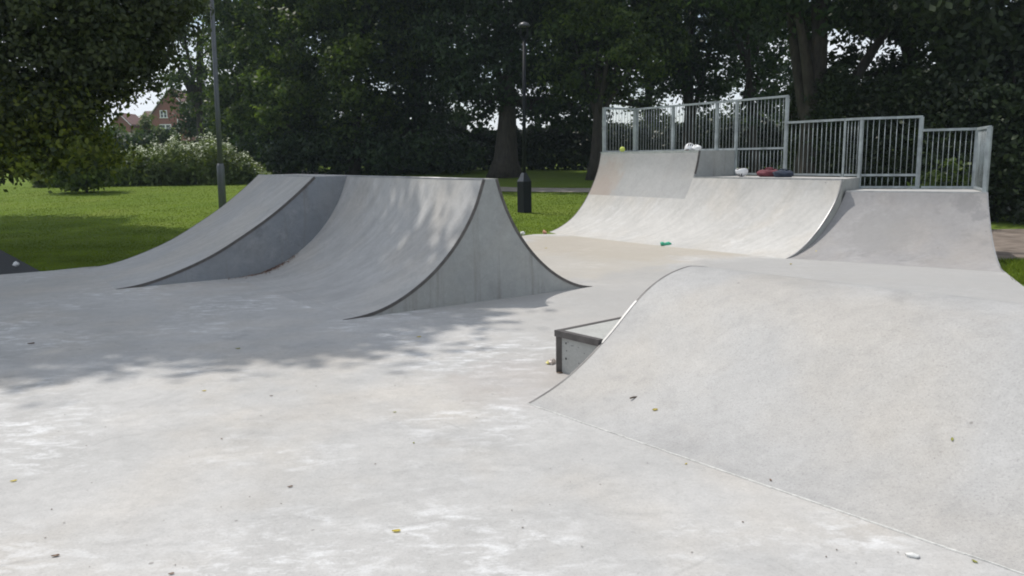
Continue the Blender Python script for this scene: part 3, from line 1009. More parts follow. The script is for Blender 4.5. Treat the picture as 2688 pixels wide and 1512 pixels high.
tree('oldest tree, its very thick dark trunk rising just left of the black lamp post', U(1325, 39), at_range(1340, 60, 39), .62,
     [lob(1290, 190, 39, 2.3, 2.2, 1.7), lob(1240, 80, 39, 2.4, 2.2, 1.9), lob(1420, 120, 39, 2.3, 2.2, 1.9), lob(1440, 240, 39.5, 1.2, 1.3, 1.0, .8), lob(1350, 10, 39, 3, 2.6, 1.9), lob(1240, 290, 39.5, 1.0, 1.2, .9), lob(1400, 300, 40, 1.0, 1.0, .6, .5), lob(1490, 295, 40, 1.1, 1.0, .7, .9), lob(1550, 310, 41, 1.0, 1.0, .7, .9), lob(1440, 275, 40, .9, 1.0, .4, .7), lob(1350, -110, 39, 5, 4.5, 3.2)],
     M['leaf_dark'], 820, 48, .38, .135, 53, 14, high=[(-1, 36.5, 14.0, 5, 4, 2.8), (4, 35.5, 13.5, 4, 4, 2.6), (-6, 37.5, 13.5, 4, 4, 2.6)])
tree('leafy tree with sunlit clumps above the left post of the tall guard rail', U(1560, 36), at_range(1570, 40, 36), .28,
     [lob(1540, 90, 36, 2.0, 2.0, 1.6), lob(1620, 30, 36, 2.6, 2.2, 1.8), lob(1690, 120, 36, 1.7, 1.6, 1.3), lob(1500, 200, 36.5, 1.3, 1.4, 1.0), lob(1580, 215, 36.5, 1.4, 1.4, .9), lob(1600, -110, 36, 4, 3.6, 2.6)],
     M['leaf_mid'], 600, 48, .36, .13, 55, 10, high=[(3.5, 34.5, 12.5, 4, 3.4, 2.6)])
tufts(bpy.data.objects['broadleaf_tree.007'], [lob(1650, 130, 31.5, .6, .5, .45), lob(1700, 165, 31.5, .45, .5, .35), lob(1570, 20, 31.5, .8, .6, .5), lob(1500, 60, 31.8, .5, .5, .4), lob(1630, 45, 31.6, .6, .5, .4)], M['leaf_sunlit'], 198, .11)
tree('slim straight dark tree rising behind the middle of the tall guard rail', U(1806, 40), at_range(1815, 20, 40), .34,
     [lob(1790, 110, 40, 2.0, 2.0, 1.5, .8), lob(1870, 60, 40, 2.2, 2.2, 1.5, .7), lob(1900, 190, 40, 1.3, 1.3, 1.0, .8), lob(1750, 210, 40, 1.4, 1.3, .8, .8), lob(1850, 270, 40, 1.0, 1.2, .5, .7), lob(1820, -100, 40, 4.4, 4, 2.8)],
     M['leaf_dark'], 430, 46, .36, .13, 57, 14, bend=.15)
tree('leaning slender tree behind the right post of the tall guard rail', U(1985, 37), at_range(1960, 10, 37), .24,
     [lob(1990, 110, 37, 1.7, 1.8, 1.5, .7), lob(2000, 230, 37, 1.2, 1.3, .9, .8), lob(1990, 310, 37, 1.0, 1.0, .6, .7), lob(2000, -90, 37, 3.6, 3.4, 2.6)],
     M['leaf_dark'], 230, 44, .38, .14, 59, 10, bend=.3)
tree('thick bare-trunked tree standing dark behind the step between the tall and mid guard rails', U(2125, 24), at_range(2165, -40, 24), .50,
     [lob(2200, -60, 24, 2.6, 2.4, 1.5), lob(2080, -70, 24, 2.2, 2.2, 1.5), lob(2160, -200, 24, 4.5, 4.2, 2.6)],
     M['leaf_dark'], 340, 46, .38, .125, 61, 10, bend=.1)
tree('spreading dark tree over the mid guard rail with a round hole of sky in it', U(2390, 27), at_range(2380, 20, 27), .34,
     [lob(2370, 240, 27, 1.7, 1.6, 1.0), lob(2290, 280, 27, 1.0, 1.2, .6, .8), lob(2440, 130, 27, 1.4, 1.4, 1.4), lob(2340, 35, 27, 1.4, 1.4, .75), lob(2200, 190, 26, .8, .9, 1.0, .8), lob(2400, -100, 27, 3.8, 3.4, 2.2)],
     M['leaf_hedge'], 600, 46, .30, .11, 63, 10)
tree('dense dark tree filling the top right behind the lowest guard rail', U(2640, 21), at_range(2640, 20, 21), .34,
     [lob(2600, 60, 21, 1.5, 1.5, 1.1), lob(2560, 190, 21, 1.0, 1.2, .8), lob(2700, 150, 21, 1.5, 1.5, 1.5), lob(2640, 290, 21, 1.4, 1.4, .9), lob(2620, -90, 21, 3.4, 3.2, 1.9)],
     M['leaf_hedge'], 430, 48, .32, .115, 65, 10)

tree('airy tree further back, filling the gaps between the trunks behind the tall guard rail', U(1700, 50), at_range(1710, 20, 50), .30,
     [lob(1480, 130, 50, 2.4, 2, 2.2), lob(1560, 230, 50, 1.6, 1.6, 1.0), lob(1700, 60, 50, 2.8, 2, 2.2), lob(1760, 160, 50, 1.8, 1.8, 1.4), lob(1680, 250, 50, 1.4, 1.4, .8, .7), lob(1950, 60, 50, 2.4, 2, 2.2), lob(1900, 190, 50, 1.8, 1.8, 1.3, .8), lob(2060, 120, 50, 2.2, 2, 2.6), lob(2040, 280, 50, 1.6, 1.6, 1.0)],
     M['leaf_dark'], 560, 46, .40, .13, 67, 12)
# --- hedges, bushes and undergrowth
def hedge(label, line, width, h, mat, n, leaf, seed, name='hedge', cat='hedge', wob=.25):
    r = np.random.default_rng(seed)
    line = np.array(line, float)
    seg = np.linalg.norm(np.diff(line, axis=0), axis=1)
    d = np.concatenate([[0], np.cumsum(seg)])
    s = r.uniform(0, d[-1], n)
    X, Y = np.interp(s, d, line[:, 0]), np.interp(s, d, line[:, 1])
    hh = h * (1 + wob * np.sin(s * 1.3 + seed) * np.sin(s * .53 + 1) + .08 * np.sin(s * 4.1))
    q = r.uniform(0, 1, n) ** .7
    ang = r.uniform(-1, 1, n)
    w = width / 2 * np.sqrt(np.clip(1 - (q - .35) ** 2 * 1.4, .15, 1)) * (1 + .2 * np.sin(s * 2.7))
    side_ = np.sign(ang) * np.abs(ang) ** .35
    P = np.stack([X + r.normal(0, .10, n), Y + side_ * w + r.normal(0, .12, n), terrain(X, Y) + q * hh + r.normal(0, .07, n)], -1)
    N = np.stack([r.normal(0, .4, n), side_ * .9, q * .9], -1)
    base = line.mean(0)
    t = thing(name, label, cat, (base[0], base[1], float(terrain(*base))))
    quads('foliage', leaf_cloud(P, N, leaf, seed=seed), mat, t)
    mb = MB()
    for x in np.linspace(0, d[-1], max(3, int(d[-1] / 1.2))):
        px, py = np.interp(x, d, line[:, 0]), np.interp(x, d, line[:, 1])
        z = float(terrain(px, py))
        mb.tube([(px, py, z - .05), (px + .1, py, z + h * .45), (px - .08, py + .05, z + h * .8)], [.05, .04, .015], 6)
    mb.build('stem', M['bark'], t, True)
    return t


hedge('long dark hedge with a level top between the thick trunk and the tallest quarter pipe', [U(1180, 47), U(1400, 46), U(1640, 44), U(1820, 43), U(2160, 41)], 1.6, 2.35, M['leaf_hedge'], 34000, .14, 71, wob=.10)
hedge('shaded undergrowth thicket beneath the trees behind the spine ramp crest', [U(660, 60), U(820, 57), U(1000, 54), U(1220, 50)], 2.4, 3.2, M['leaf_hedge'], 22000, .20, 73, 'thicket', 'thicket')
hedge('tall dark hedge wall behind the mid and lowest guard rails', [U(2080, 25), U(2270, 22), U(2480, 19.5), (13.0, 17.5), (17, 15)], 1.5, 3.3, M['leaf_hedge'], 70000, .085, 75, wob=.12)
hedge('leafy hedge far behind the house-side of the flower patch', [(-48, 66), (-38, 66), U(330, 64), U(470, 66)], 2.0, 2.6, M['leaf_mid'], 12000, .19, 77)
hedge('distant tree belt closing the gap between house and bright bushy tree', [U(560, 84), U(700, 80), U(860, 78)], 4.0, 7.0, M['leaf_dark'], 14000, .32, 79, 'thicket', 'thicket')


def bush(label, lobes, mat, nc, per, spread, leaf, seed, name='bush', cat='bush'):
    L0 = lobes[0]
    t = thing(name, label, cat, (L0[0], L0[1], float(terrain(L0[0], L0[1]))))
    P, N = lobes_points(lobes, nc, per, spread, seed, .3)
    keep = P[:, 2] > terrain(P[:, 0], P[:, 1])
    quads('foliage', leaf_cloud(P[keep], N[keep], leaf, seed=seed), mat, t)
    mb = MB()
    z = float(terrain(L0[0], L0[1]))
    for i in range(5):
        a = i * 1.3
        mb.tube([(L0[0], L0[1], z - .05), (L0[0] + .3 * math.cos(a), L0[1] + .3 * math.sin(a), z + (L0[2] - z) * .9)], [.05, .015], 6)
    mb.build('stem', M['bark'], t, True)
    return t


bush('sunlit round bush seen through the bars of the tall guard rail', [lob(1690, 360, 50, 1.7, 1.4, 1.3), lob(1720, 320, 50, 1.2, 1.2, 1.1), lob(1750, 380, 50, 1.3, 1.2, 1.0), lob(1660, 390, 50, 1.4, 1.2, 1.0)], M['leaf_lime'], 110, 48, .34, .14, 81)
bush('dark understorey bush hiding the tree trunks behind the left half of the spine ramp crest', [lob(760, 405, 43.5, 2.0, 1.6, 1.0), lob(870, 395, 43, 1.8, 1.5, 1.2), lob(690, 395, 46, 1.6, 1.4, 1.0)], M['leaf_dark'], 170, 50, .34, .14, 94)
bush('bluish dark understorey bush behind the right half of the spine ramp crest', [lob(1010, 395, 42.5, 1.9, 1.6, 1.2), lob(1130, 400, 42.5, 2.0, 1.6, 1.1), lob(1220, 410, 43, 1.2, 1.2, .9)], M['leaf_dark'], 170, 50, .34, .14, 95)
bush('darker bush behind the right half of the tall guard rail', [lob(1870, 350, 47, 1.5, 1.3, 1.2), lob(1930, 330, 47, 1.3, 1.3, 1.3), lob(1990, 360, 46, 1.4, 1.2, 1.2)], M['leaf_mid'], 110, 48, .34, .14, 83)
bush('pale green shrub low behind the bars of the lowest guard rail', [lob(2480, 470, 17.6, .45, .4, .45), lob(2440, 480, 17.6, .3, .3, .3)], M['leaf_mid'], 26, 36, .13, .07, 85)
bush('yellow-green shrub under the edge of the drooping tree at the left', [lob(215, 375, 33, 1.1, 1.0, 1.0), lob(205, 310, 33, .8, .8, .9), lob(255, 430, 33, .8, .8, .6), lob(190, 440, 33, 1.0, .8, .7), lob(215, 472, 33, 1.3, 1.0, .6)], M['leaf_lime'], 110, 42, .3, .12, 87)
bush('slim yellowish shrub in front of the brick wall of the house', [lob(392, 335, 70, .7, .7, 1.2), lob(388, 370, 70, .9, .9, .8)], M['leaf_meadow'], 36, 40, .28, .16, 89)
bush('low dark shrub between the slim yellowish shrub and the flower patch', [lob(350, 385, 58, 1.5, 1.2, .9), lob(300, 380, 58, 1.2, 1.2, .9)], M['leaf_dark'], 60, 40, .32, .16, 93)

# --- cow parsley patch: stalks, leaves and white umbels, one mass nobody could count
r = np.random.default_rng(101)
nst = 2600
uu = r.uniform(90, 700, nst)
DD = r.uniform(36.5, 41.5, nst)
mx = np.array([at_range(u, 440, d)[0] for u, d in zip(uu, DD)])
hh = np.interp(uu, [90, 200, 290, 335, 380, 480, 560, 630, 668, 700], [.6, .95, 1.1, 1.35, 1.7, 1.95, 1.85, 1.5, .85, .3]) * r.uniform(.62, 1.06, nst) * (1 + .09 * np.sin(uu / 17.0) + .07 * np.sin(uu / 7.3 + 1) + .05 * np.sin(uu / 41.0)) * np.where(r.random(nst) < .035, 1.28, 1.0)
tz = terrain(mx, DD)
V4, U4 = [], []
lx = np.repeat(np.arange(nst), 15)
t = r.uniform(0, .93, len(lx))
Pm = np.stack([mx[lx] + r.normal(0, .12, len(lx)), DD[lx] + r.normal(0, .12, len(lx)), tz[lx] + t * hh[lx]], -1)
lv = leaf_cloud(Pm, r.normal(0, .5, Pm.shape) + np.array([0, -.3, .6]), .10, 2.6, .2, 102)
tops = np.stack([mx, DD, tz + hh], -1)
a = np.zeros((nst, 4, 3))
a[:, 0], a[:, 1] = tops * [1, 1, 0] + np.stack([mx * 0 - .008, mx * 0, tz], -1), tops * [1, 1, 0] + np.stack([mx * 0 + .008, mx * 0, tz], -1)
a[:, 2], a[:, 3] = tops + [.006, 0, 0], tops - [.006, 0, 0]
wf = thing('wildflower_patch', 'rounded bank of tall cow parsley in white flower at the far side of the lawn', 'wildflowers', (-16, 38.5, .7))
wf['kind'] = 'stuff'
o = quads('greenery', np.concatenate([lv, a]), M['leaf_meadow'], wf)
o['kind'] = 'stuff'
nu = 5
kx = np.repeat(np.arange(nst), nu)
kx = kx[r.random(len(kx)) < .62]
ang = r.uniform(0, 6.28, len(kx))
rr = r.uniform(0, .16, len(kx))
Pu = tops[kx] + np.stack([rr * np.cos(ang), rr * np.sin(ang), r.uniform(-.22, .04, len(kx))], -1)
uv = leaf_cloud(Pu, np.tile([0, -.25, 1.2], (len(kx), 1)), .075, 1.2, .8, 103)
o = quads('flower_heads', uv, M['umbel'], wf)
o['kind'] = 'stuff'


# --- mown grass and rough edges
def in_poly(x, y, poly_):
    ins = np.zeros(len(x), bool)
    n = len(poly_)
    for i in range(n):
        x1, y1 = poly_[i]
        x2, y2 = poly_[(i + 1) % n]
        c = ((y1 > y) != (y2 > y)) & (x < (x2 - x1) * (y - y1) / (y2 - y1 + 1e-12) + x1)
        ins ^= c
    return ins


r = np.random.default_rng(111)


def blades(n, gen, h):
    x, y = gen(n)
    ok = ~in_poly(x, y, SLAB) & ~in_poly(x, y, [(-7.57, 12.78), (-11.18, 17.2), (-16, 22.5), (-30, 26), (-40, 20), (-30, 4), (-22, 3.28)])
    x, y = x[ok], y[ok]
    n = len(x)
    z = terrain(x, y)
    hh = h * r.uniform(.5, 1.3, n)
    a = r.uniform(0, 6.28, n)
    w = .006 + .0006 * y
    dx, dy = np.cos(a) * w, np.sin(a) * w
    tx, ty = r.normal(0, .4, n) * hh, r.normal(0, .4, n) * hh
    V = np.zeros((n, 3, 3))
    V[:, 0] = np.stack([x - dx, y - dy, z - .01], -1)
    V[:, 1] = np.stack([x + dx, y + dy, z - .01], -1)
    V[:, 2] = np.stack([x + tx, y + ty, z + hh], -1)
    return V


def wedge(n):
    D = 12.8 / (1 - r.uniform(0, .66, n))
    u = r.uniform(-900, 760, n)
    return (u - 1344) / FPX * D * 1.0, D


def wedge2(n):
    D = 17.2 / (1 - r.uniform(0, .46, n))
    u = r.uniform(1320, 1620, n)
    return (u - 1344) / FPX * D, D


def right_patch(n):
    x = r.uniform(6.5, 9.2, n)
    y = r.uniform(9.6, 12.4, n)
    k = (np.sin(x * 5) * np.sin(y * 4.3) > -.25)
    return x[k], y[k]


gr = quads('grass', np.concatenate([blades(110000, wedge, .022), blades(16000, wedge2, .022), blades(9000, right_patch, .07)]), M['blade'])
stuff(gr, 'short mown green grass covering the lawn around the concrete', 'grass')

# ------------------------------------------------------------------ lamp posts
D1 = 22.0
pb = at_range(584, 545, D1)
z0 = float(terrain(pb[0], D1))
lean = .021
lp = thing('lamp_post', 'tall grey lamp post with a thicker base sleeve, behind the left bank ramp', 'lamp post', (pb[0], D1, z0))
kx_ = lambda z: (pb[0] + lean * (z - z0), D1, z)
MB().tube([kx_(z0 - .1), kx_(z0 + 1.42), kx_(z0 + 1.5)], [.105, .10, .075], 14).build('base_sleeve', M['grey_pole'], lp, True)
MB().tube([kx_(z0 + 1.48), kx_(z0 + 3.2), kx_(z0 + 7.0)], [.072, .064, .048], 14).build('pole', M['grey_pole'], lp, True)
MB().tube([kx_(z0 + 6.95), kx_(z0 + 7.05), kx_(z0 + 7.4), kx_(z0 + 7.5)], [.06, .16, .22, .06], 14).build('lamp_head', M['grey_pole'], lp, True)

D2 = 22.4
pb = at_range(1377, 550, D2)
z0 = float(terrain(pb[0], D2))
x2, y2 = float(pb[0]), float(D2)
lp2 = thing('lamp_post', 'thin black lamp post rising from a square black pedestal on the grass', 'lamp post', (x2, y2, z0))
ro = math.radians(38)
w, hp_ = .28, .86


def ring(s, z):
    return [(x2 + s * math.cos(ro + k * math.pi / 2 + math.pi / 4) * .7071 * 2 / 2 * 1.0, y2 + s * math.sin(ro + k * math.pi / 2 + math.pi / 4) * .7071, z) for k in range(4)]


MB().hexa(ring(w, z0 - .1) + ring(w, z0 + hp_)).build('pedestal', M['black'], lp2)
MB().hexa(ring(w, z0 + hp_ + .001) + ring(.10, z0 + hp_ + .24)).build('pedestal_cap', plain('black_gloss', (.03, .034, .04), .22, 0, .1, 5, 0, .8), lp2)
ln = .013
MB().tube([(x2, y2, z0 + hp_ + .2), (x2 + ln * 3.8, y2, z0 + 4.65)], [.052, .045], 12).build('pole', M['black'], lp2, True)
xt = x2 + ln * 3.9
ln_ = MB()
for k in range(4):
    a = k * math.pi / 2 + .6
    ln_.tube([(xt + .05 * math.cos(a), y2 + .05 * math.sin(a), z0 + 4.68), (xt + .13 * math.cos(a), y2 + .13 * math.sin(a), z0 + 4.78), (xt + .13 * math.cos(a), y2 + .13 * math.sin(a), z0 + 5.0)], .012, 6)
ln_.tube([(xt, y2, z0 + 4.64), (xt, y2, z0 + 4.70)], [.06, .075], 12)
ln_.build('lantern_frame', M['black'], lp2)
MB().tube([(xt, y2, z0 + 4.99), (xt, y2, z0 + 5.02), (xt, y2, z0 + 5.08), (xt, y2, z0 + 5.12)], [.16, .165, .12, .02], 16).build('lantern_cap', plain('cap_paint', (.05, .053, .058), .4, .2, .1, 5), lp2, True)

# ------------------------------------------------------------------ brick house behind the flower patch
DH = 112.0
hpnt = at_range(448, 400, DH)
hx, hz = hpnt[0], float(terrain(hpnt[0], DH)) - .3
M1 = 2100.0 / DH                                                   # photo pixels per metre there
zz = lambda v: float(at_range(448, v, DH)[2])
hs = thing('brick_house', 'red brick gabled house half hidden by trees behind the flower patch', 'house', (hx, DH, hz))
X = lambda u: float(at_range(u, 320, DH)[0])


def gable(name, u0, u1, v_eave, v_peak, y0, y1, parent):
    """brick block whose gable faces the lawn"""
    xa, xb, xm = X(u0), X(u1), (X(u0) + X(u1)) / 2
    e, p = zz(v_eave), zz(v_peak)
    v = [(xa, y0, hz), (xb, y0, hz), (xb, y0, e), (xm, y0, p), (xa, y0, e), (xa, y1, hz), (xb, y1, hz), (xb, y1, e), (xm, y1, p), (xa, y1, e)]
    f = [(0, 1, 2, 3, 4), (9, 8, 7, 6, 5), (0, 4, 9, 5), (1, 6, 7, 2)]
    w_ = link('wall', v, f, M['brick'], parent)
    rf_ = MB()
    for xe, s in ((xa, -1), (xb, 1)):
        dx, dz = (xm - xe), (p - e)
        k = .35 / abs(dx)
        lo = (xe - dx * k, e - dz * k)
        rf_.hexa([(lo[0], y0 - .4, lo[1] + .02), (xm, y0 - .4, p + .02), (xm, y1, p + .02), (lo[0], y1, lo[1] + .02), (lo[0], y0 - .4, lo[1] + .2), (xm, y0 - .4, p + .2), (xm, y1, p + .2), (lo[0], y1, lo[1] + .2)])
    roof_ = rf_.build('roof', M['tile'], parent)
    bb_ = MB()
    for xe in (xa, xb):
        dx, dz = (xm - xe), (p - e)
        k = .35 / abs(dx)
        bb_.bar((xe - dx * k, y0 - .42, e - dz * k + .06), (xm, y0 - .42, p + .06), .05, .26, (0, 1, 0))
    bb_.build('bargeboard', M['white'], parent)
    return roof_


roof = gable('main', 394, 512, 308, 236, DH, DH + 9, hs)
xw0, xw1 = X(318), X(392)
mw = MB()
mw.box(((xw0 + xw1) / 2 + .2, DH + 5.5, (hz + zz(318)) / 2), (xw1 - xw0 + .4, 5, zz(318) - hz))
mw.build('wall', M['brick'], hs)
mr = MB()
mr.hexa([(xw0 + .3, DH + 2.8, zz(320)), (xw1 + 1.5, DH + 2.8, zz(320)), (xw1 + 1.5, DH + 8.2, zz(320)), (xw0 + .3, DH + 8.2, zz(320)),
         (xw0 + 1.2, DH + 5.3, zz(284)), (xw1 + 1.5, DH + 5.3, zz(284)), (xw1 + 1.5, DH + 5.7, zz(284)), (xw0 + 1.2, DH + 5.7, zz(284))])
mroof = mr.build('roof', M['tile'], hs)
MB().box((X(409), DH + 5.5, zz(284)), (.9, .7, 1.6)).build('chimney', M['brick'], mroof)
gable('wing', 300, 345, 322, 298, DH - .5, DH + 4, hs)


def window(u0, u1, v0, v1, panes):
    xa, xb, za, zb = X(u0), X(u1), zz(v1), zz(v0)
    fr = MB()
    t_ = .11
    yy = DH - .06
    fr.box(((xa + xb) / 2, yy, zb - t_ / 2), (xb - xa, .1, t_)).box(((xa + xb) / 2, yy - .03, za + t_ / 2), (xb - xa + .16, .16, t_))
    for k in range(panes + 1):
        xk = xa + (xb - xa) * k / panes
        xk = min(max(xk, xa + t_ / 2), xb - t_ / 2)
        fr.box((xk, yy, (za + zb) / 2), (t_ if k in (0, panes) else t_ * 1.3, .1, zb - za - 2 * t_))
    fr.box(((xa + xb) / 2, yy + .02, (za + zb) / 2), (xb - xa - .2, .04, .05))
    w_ = fr.build('window', M['white'], hs)
    MB().box(((xa + xb) / 2, yy + .035, (za + zb) / 2), (xb - xa - .02, .012, zb - za - .02)).build('pane', M['glass'], w_)


window(422, 441, 289, 310, 2)
window(419, 449, 326, 346, 2)
MB().box(((X(414) + X(466)) / 2, DH - .12, zz(353.5)), (X(466) - X(414), .22, zz(346.5) - zz(361))).build('slate_band', M['slate'], hs)
window(421, 462, 364, 376, 3)
MB().tube([(X(396), DH - .1, hz), (X(396), DH - .1, zz(312))], .07, 8).build('drainpipe', M['white'], hs)
MB().tube([(X(467), DH - .1, hz), (X(467), DH - .1, zz(312))], .07, 8).build('drainpipe', M['white'], hs)

# ------------------------------------------------------------------ things left on the decks
def helmet(name, label, p, rz, shell, lining, upturned, s=1.0):
    t = thing(name, label, 'helmet', p)
    m, li = MB(), MB()
    nu, nv = 20, 9
    sgn = -1 if upturned else 1
    co, si = math.cos(rz), math.sin(rz)

    def pt(th, f, k):
        x, y, z = .13 * k * math.sin(th) * math.cos(f), .105 * k * math.sin(th) * math.sin(f), .125 * k * math.cos(th)
        if th > 1.45:
            z += .02 * math.cos(2 * f)
        z = z * sgn + (.125 if upturned else .035)
        return (p[0] + s * (co * x - si * y), p[1] + s * (si * x + co * y), p[2] + s * z)
    for mb, k, flip in ((m, 1.0, False), (li, .88, True)):
        for j in range(nv + 1):
            th = 1.78 * j / nv
            for i in range(nu):
                mb.v.append(pt(th, 2 * math.pi * i / nu, k))
        for j in range(nv):
            for i in range(nu):
                i2 = (i + 1) % nu
                mb.f.append((j * nu + i, (j + 1) * nu + i, (j + 1) * nu + i2, j * nu + i2))
    o_, i_ = nv * nu, len(m.v)
    for i in range(nu):
        m.v.append(pt(1.78, 2 * math.pi * i / nu, .90))
    for i in range(nu):
        i2 = (i + 1) % nu
        m.f.append((o_ + i, i_ + i, i_ + i2, o_ + i2))
    m.build('shell', M[shell], t, True)
    li.build('lining', M[lining], t, True)
    st_ = MB()
    st_.tube([pt(1.7, .3, .95), np.array(pt(1.5, .2, 1.15)) + [0, 0, -.02], np.array(pt(1.6, -.5, 1.1)) + [0, 0, .01], pt(1.7, -.8, .95)], .008, 6)
    st_.build('strap', M['pad_black'], t, True)
    vt = MB()
    for f in (-.5, 0, .5):
        a_, b_ = pt(.55, f + math.pi * 1.2, 1.012), pt(1.05, f + math.pi * 1.2, 1.012)
        vt.bar(a_, b_, .022, .008)
    vt.build('vent', M['pad_black'], t)
    return t


q = on_level(1805, 397, H1)
e1 = lambda k, back: cL + (cM - cL) * k + aq * back
p = e1(.865, .17)
helmet('helmet', 'white helmet with black padding and pink lining on the edge of the top deck', (p[0], p[1], H1), .9, 'plastic_white', 'pink', False, 1.0)
pads = MB()
p = e1(.93, .16)
pb_ = thing('carrier_bag', 'small crumpled white plastic bag beside the white helmet on the top deck', 'bag', (p[0], p[1], H1))
MB().blob((p[0], p[1], H1 + .045), (.13, .08, .06), 4, .3, 16, 10, -.9, -.75).build('bag_body', M['plastic_white'], pb_, True)
MB().tube([(p[0] - .05, p[1], H1 + .07), (p[0] - .03, p[1] - .02, H1 + .12), (p[0] + .02, p[1] - .02, H1 + .115), (p[0] + .04, p[1], H1 + .07)], .008, 6).build('handle', M['plastic_white'], pb_, True)
p = e1(.185, .16)
bl_ = MB()
bl_.blob((p[0], p[1], H1 + .062), (.062, .062, .062), 2, .0, 20, 14)
tag(bl_.build('ball', M['ball'], None, True), 'yellow-green ball on the top deck of the tallest quarter pipe', 'ball')

dk = lambda k, back: cM + (cR - cM) * k + aq * back
p = dk(.225, .45)
helmet('helmet', 'upturned white helmet with dark lining on the middle deck below the concrete wall', (p[0], p[1], H2), .2, 'plastic_white', 'pad_black', True, 1.0)


def bag(name, label, p, rad, mat, seed, rot):
    t = thing(name, label, 'bag', p)
    MB().blob((p[0], p[1], p[2] + rad[2] * .8), rad, seed, .22, 22, 14, rot, -.8).build('bag_body', M[mat], t, True)
    c_, s_ = math.cos(rot), math.sin(rot)
    h_ = [(p[0] + c_ * a_ * rad[0], p[1] + s_ * a_ * rad[0] - .03, p[2] + rad[2] * (1.5 + b_)) for a_, b_ in ((-.5, 0), (-.3, .45), (.25, .5), (.5, .05))]
    MB().tube(h_, .014, 8).build('strap', M[mat], t, True)


p = dk(.385, .62)
bag('backpack', 'dark red bag lying between the upturned helmet and the navy bag', (p[0], p[1], H2), (.20, .12, .085), 'red_cloth', 12, -.7)
p = dk(.50, .55)
bag('backpack', 'navy blue soft bag against the bars, right of the red bag', (p[0], p[1], H2), (.19, .12, .075), 'navy_cloth', 17, -.9)


# ------------------------------------------------------------------ litter and leaves
def ramp_z(o_names, x, y):
    return 0.0


def curled_leaf(label, p, size_, mat, rot, n=None, name='fallen_leaf', grp='leaves fallen on the concrete'):
    size = size_ * .68
    n = Vector(n) if n is not None else Vector((0, 0, 1))
    qn = n.to_track_quat('Z', 'Y')
    L, Wd = size, size * .55
    v, f = [], []
    prof = [(-.5, .02), (-.3, .75), (0, 1.0), (.28, .7), (.5, .03)]
    for i, (s, w_) in enumerate(prof):
        for j, t_ in enumerate((-1, -.5, 0, .5, 1)):
            curl = .22 * (t_ * t_) + .25 * abs(s) ** 1.5 + .05 * math.sin(7 * s + 3 * t_)
            q_ = Vector((s * L, t_ * w_ * Wd / 2, .003 + curl * L * .5))
            q_.rotate(Quaternion((0, 0, 1), rot))
            q_.rotate(qn)
            v.append((p[0] + q_.x, p[1] + q_.y, p[2] + q_.z))
    for i in range(4):
        for j in range(4):
            f.append((i * 5 + j, i * 5 + j + 1, (i + 1) * 5 + j + 1, (i + 1) * 5 + j))
    o_ = link(name, v, f, M[mat], None, True)
    tag(o_, label, 'leaf', grp)
    return o_


def on_hump(u, v):
    d = ray(u, v)
    hs_ = np.array([s for s, z in HUMP])
    hz_ = np.array([z for s, z in HUMP])
    lo, hi = 0.5, 12.0
    for tt in np.linspace(1.0, 9.0, 3000):
        q_ = np.array([0, 0, EYE]) + d * tt
        s = (q_[:2] - h0) @ ha
        z = float(np.interp(s, hs_, hz_))
        if q_[2] <= z:
            i = min(max(int(np.searchsorted(hs_, s)), 1), len(hs_) - 1)
            sl_ = (hz_[i] - hz_[i - 1]) / (hs_[i] - hs_[i - 1] + 1e-9)
            nn = np.array([-ha[0] * sl_, -ha[1] * sl_, 1.0])
            return np.array([q_[0], q_[1], z]), nn / np.linalg.norm(nn)


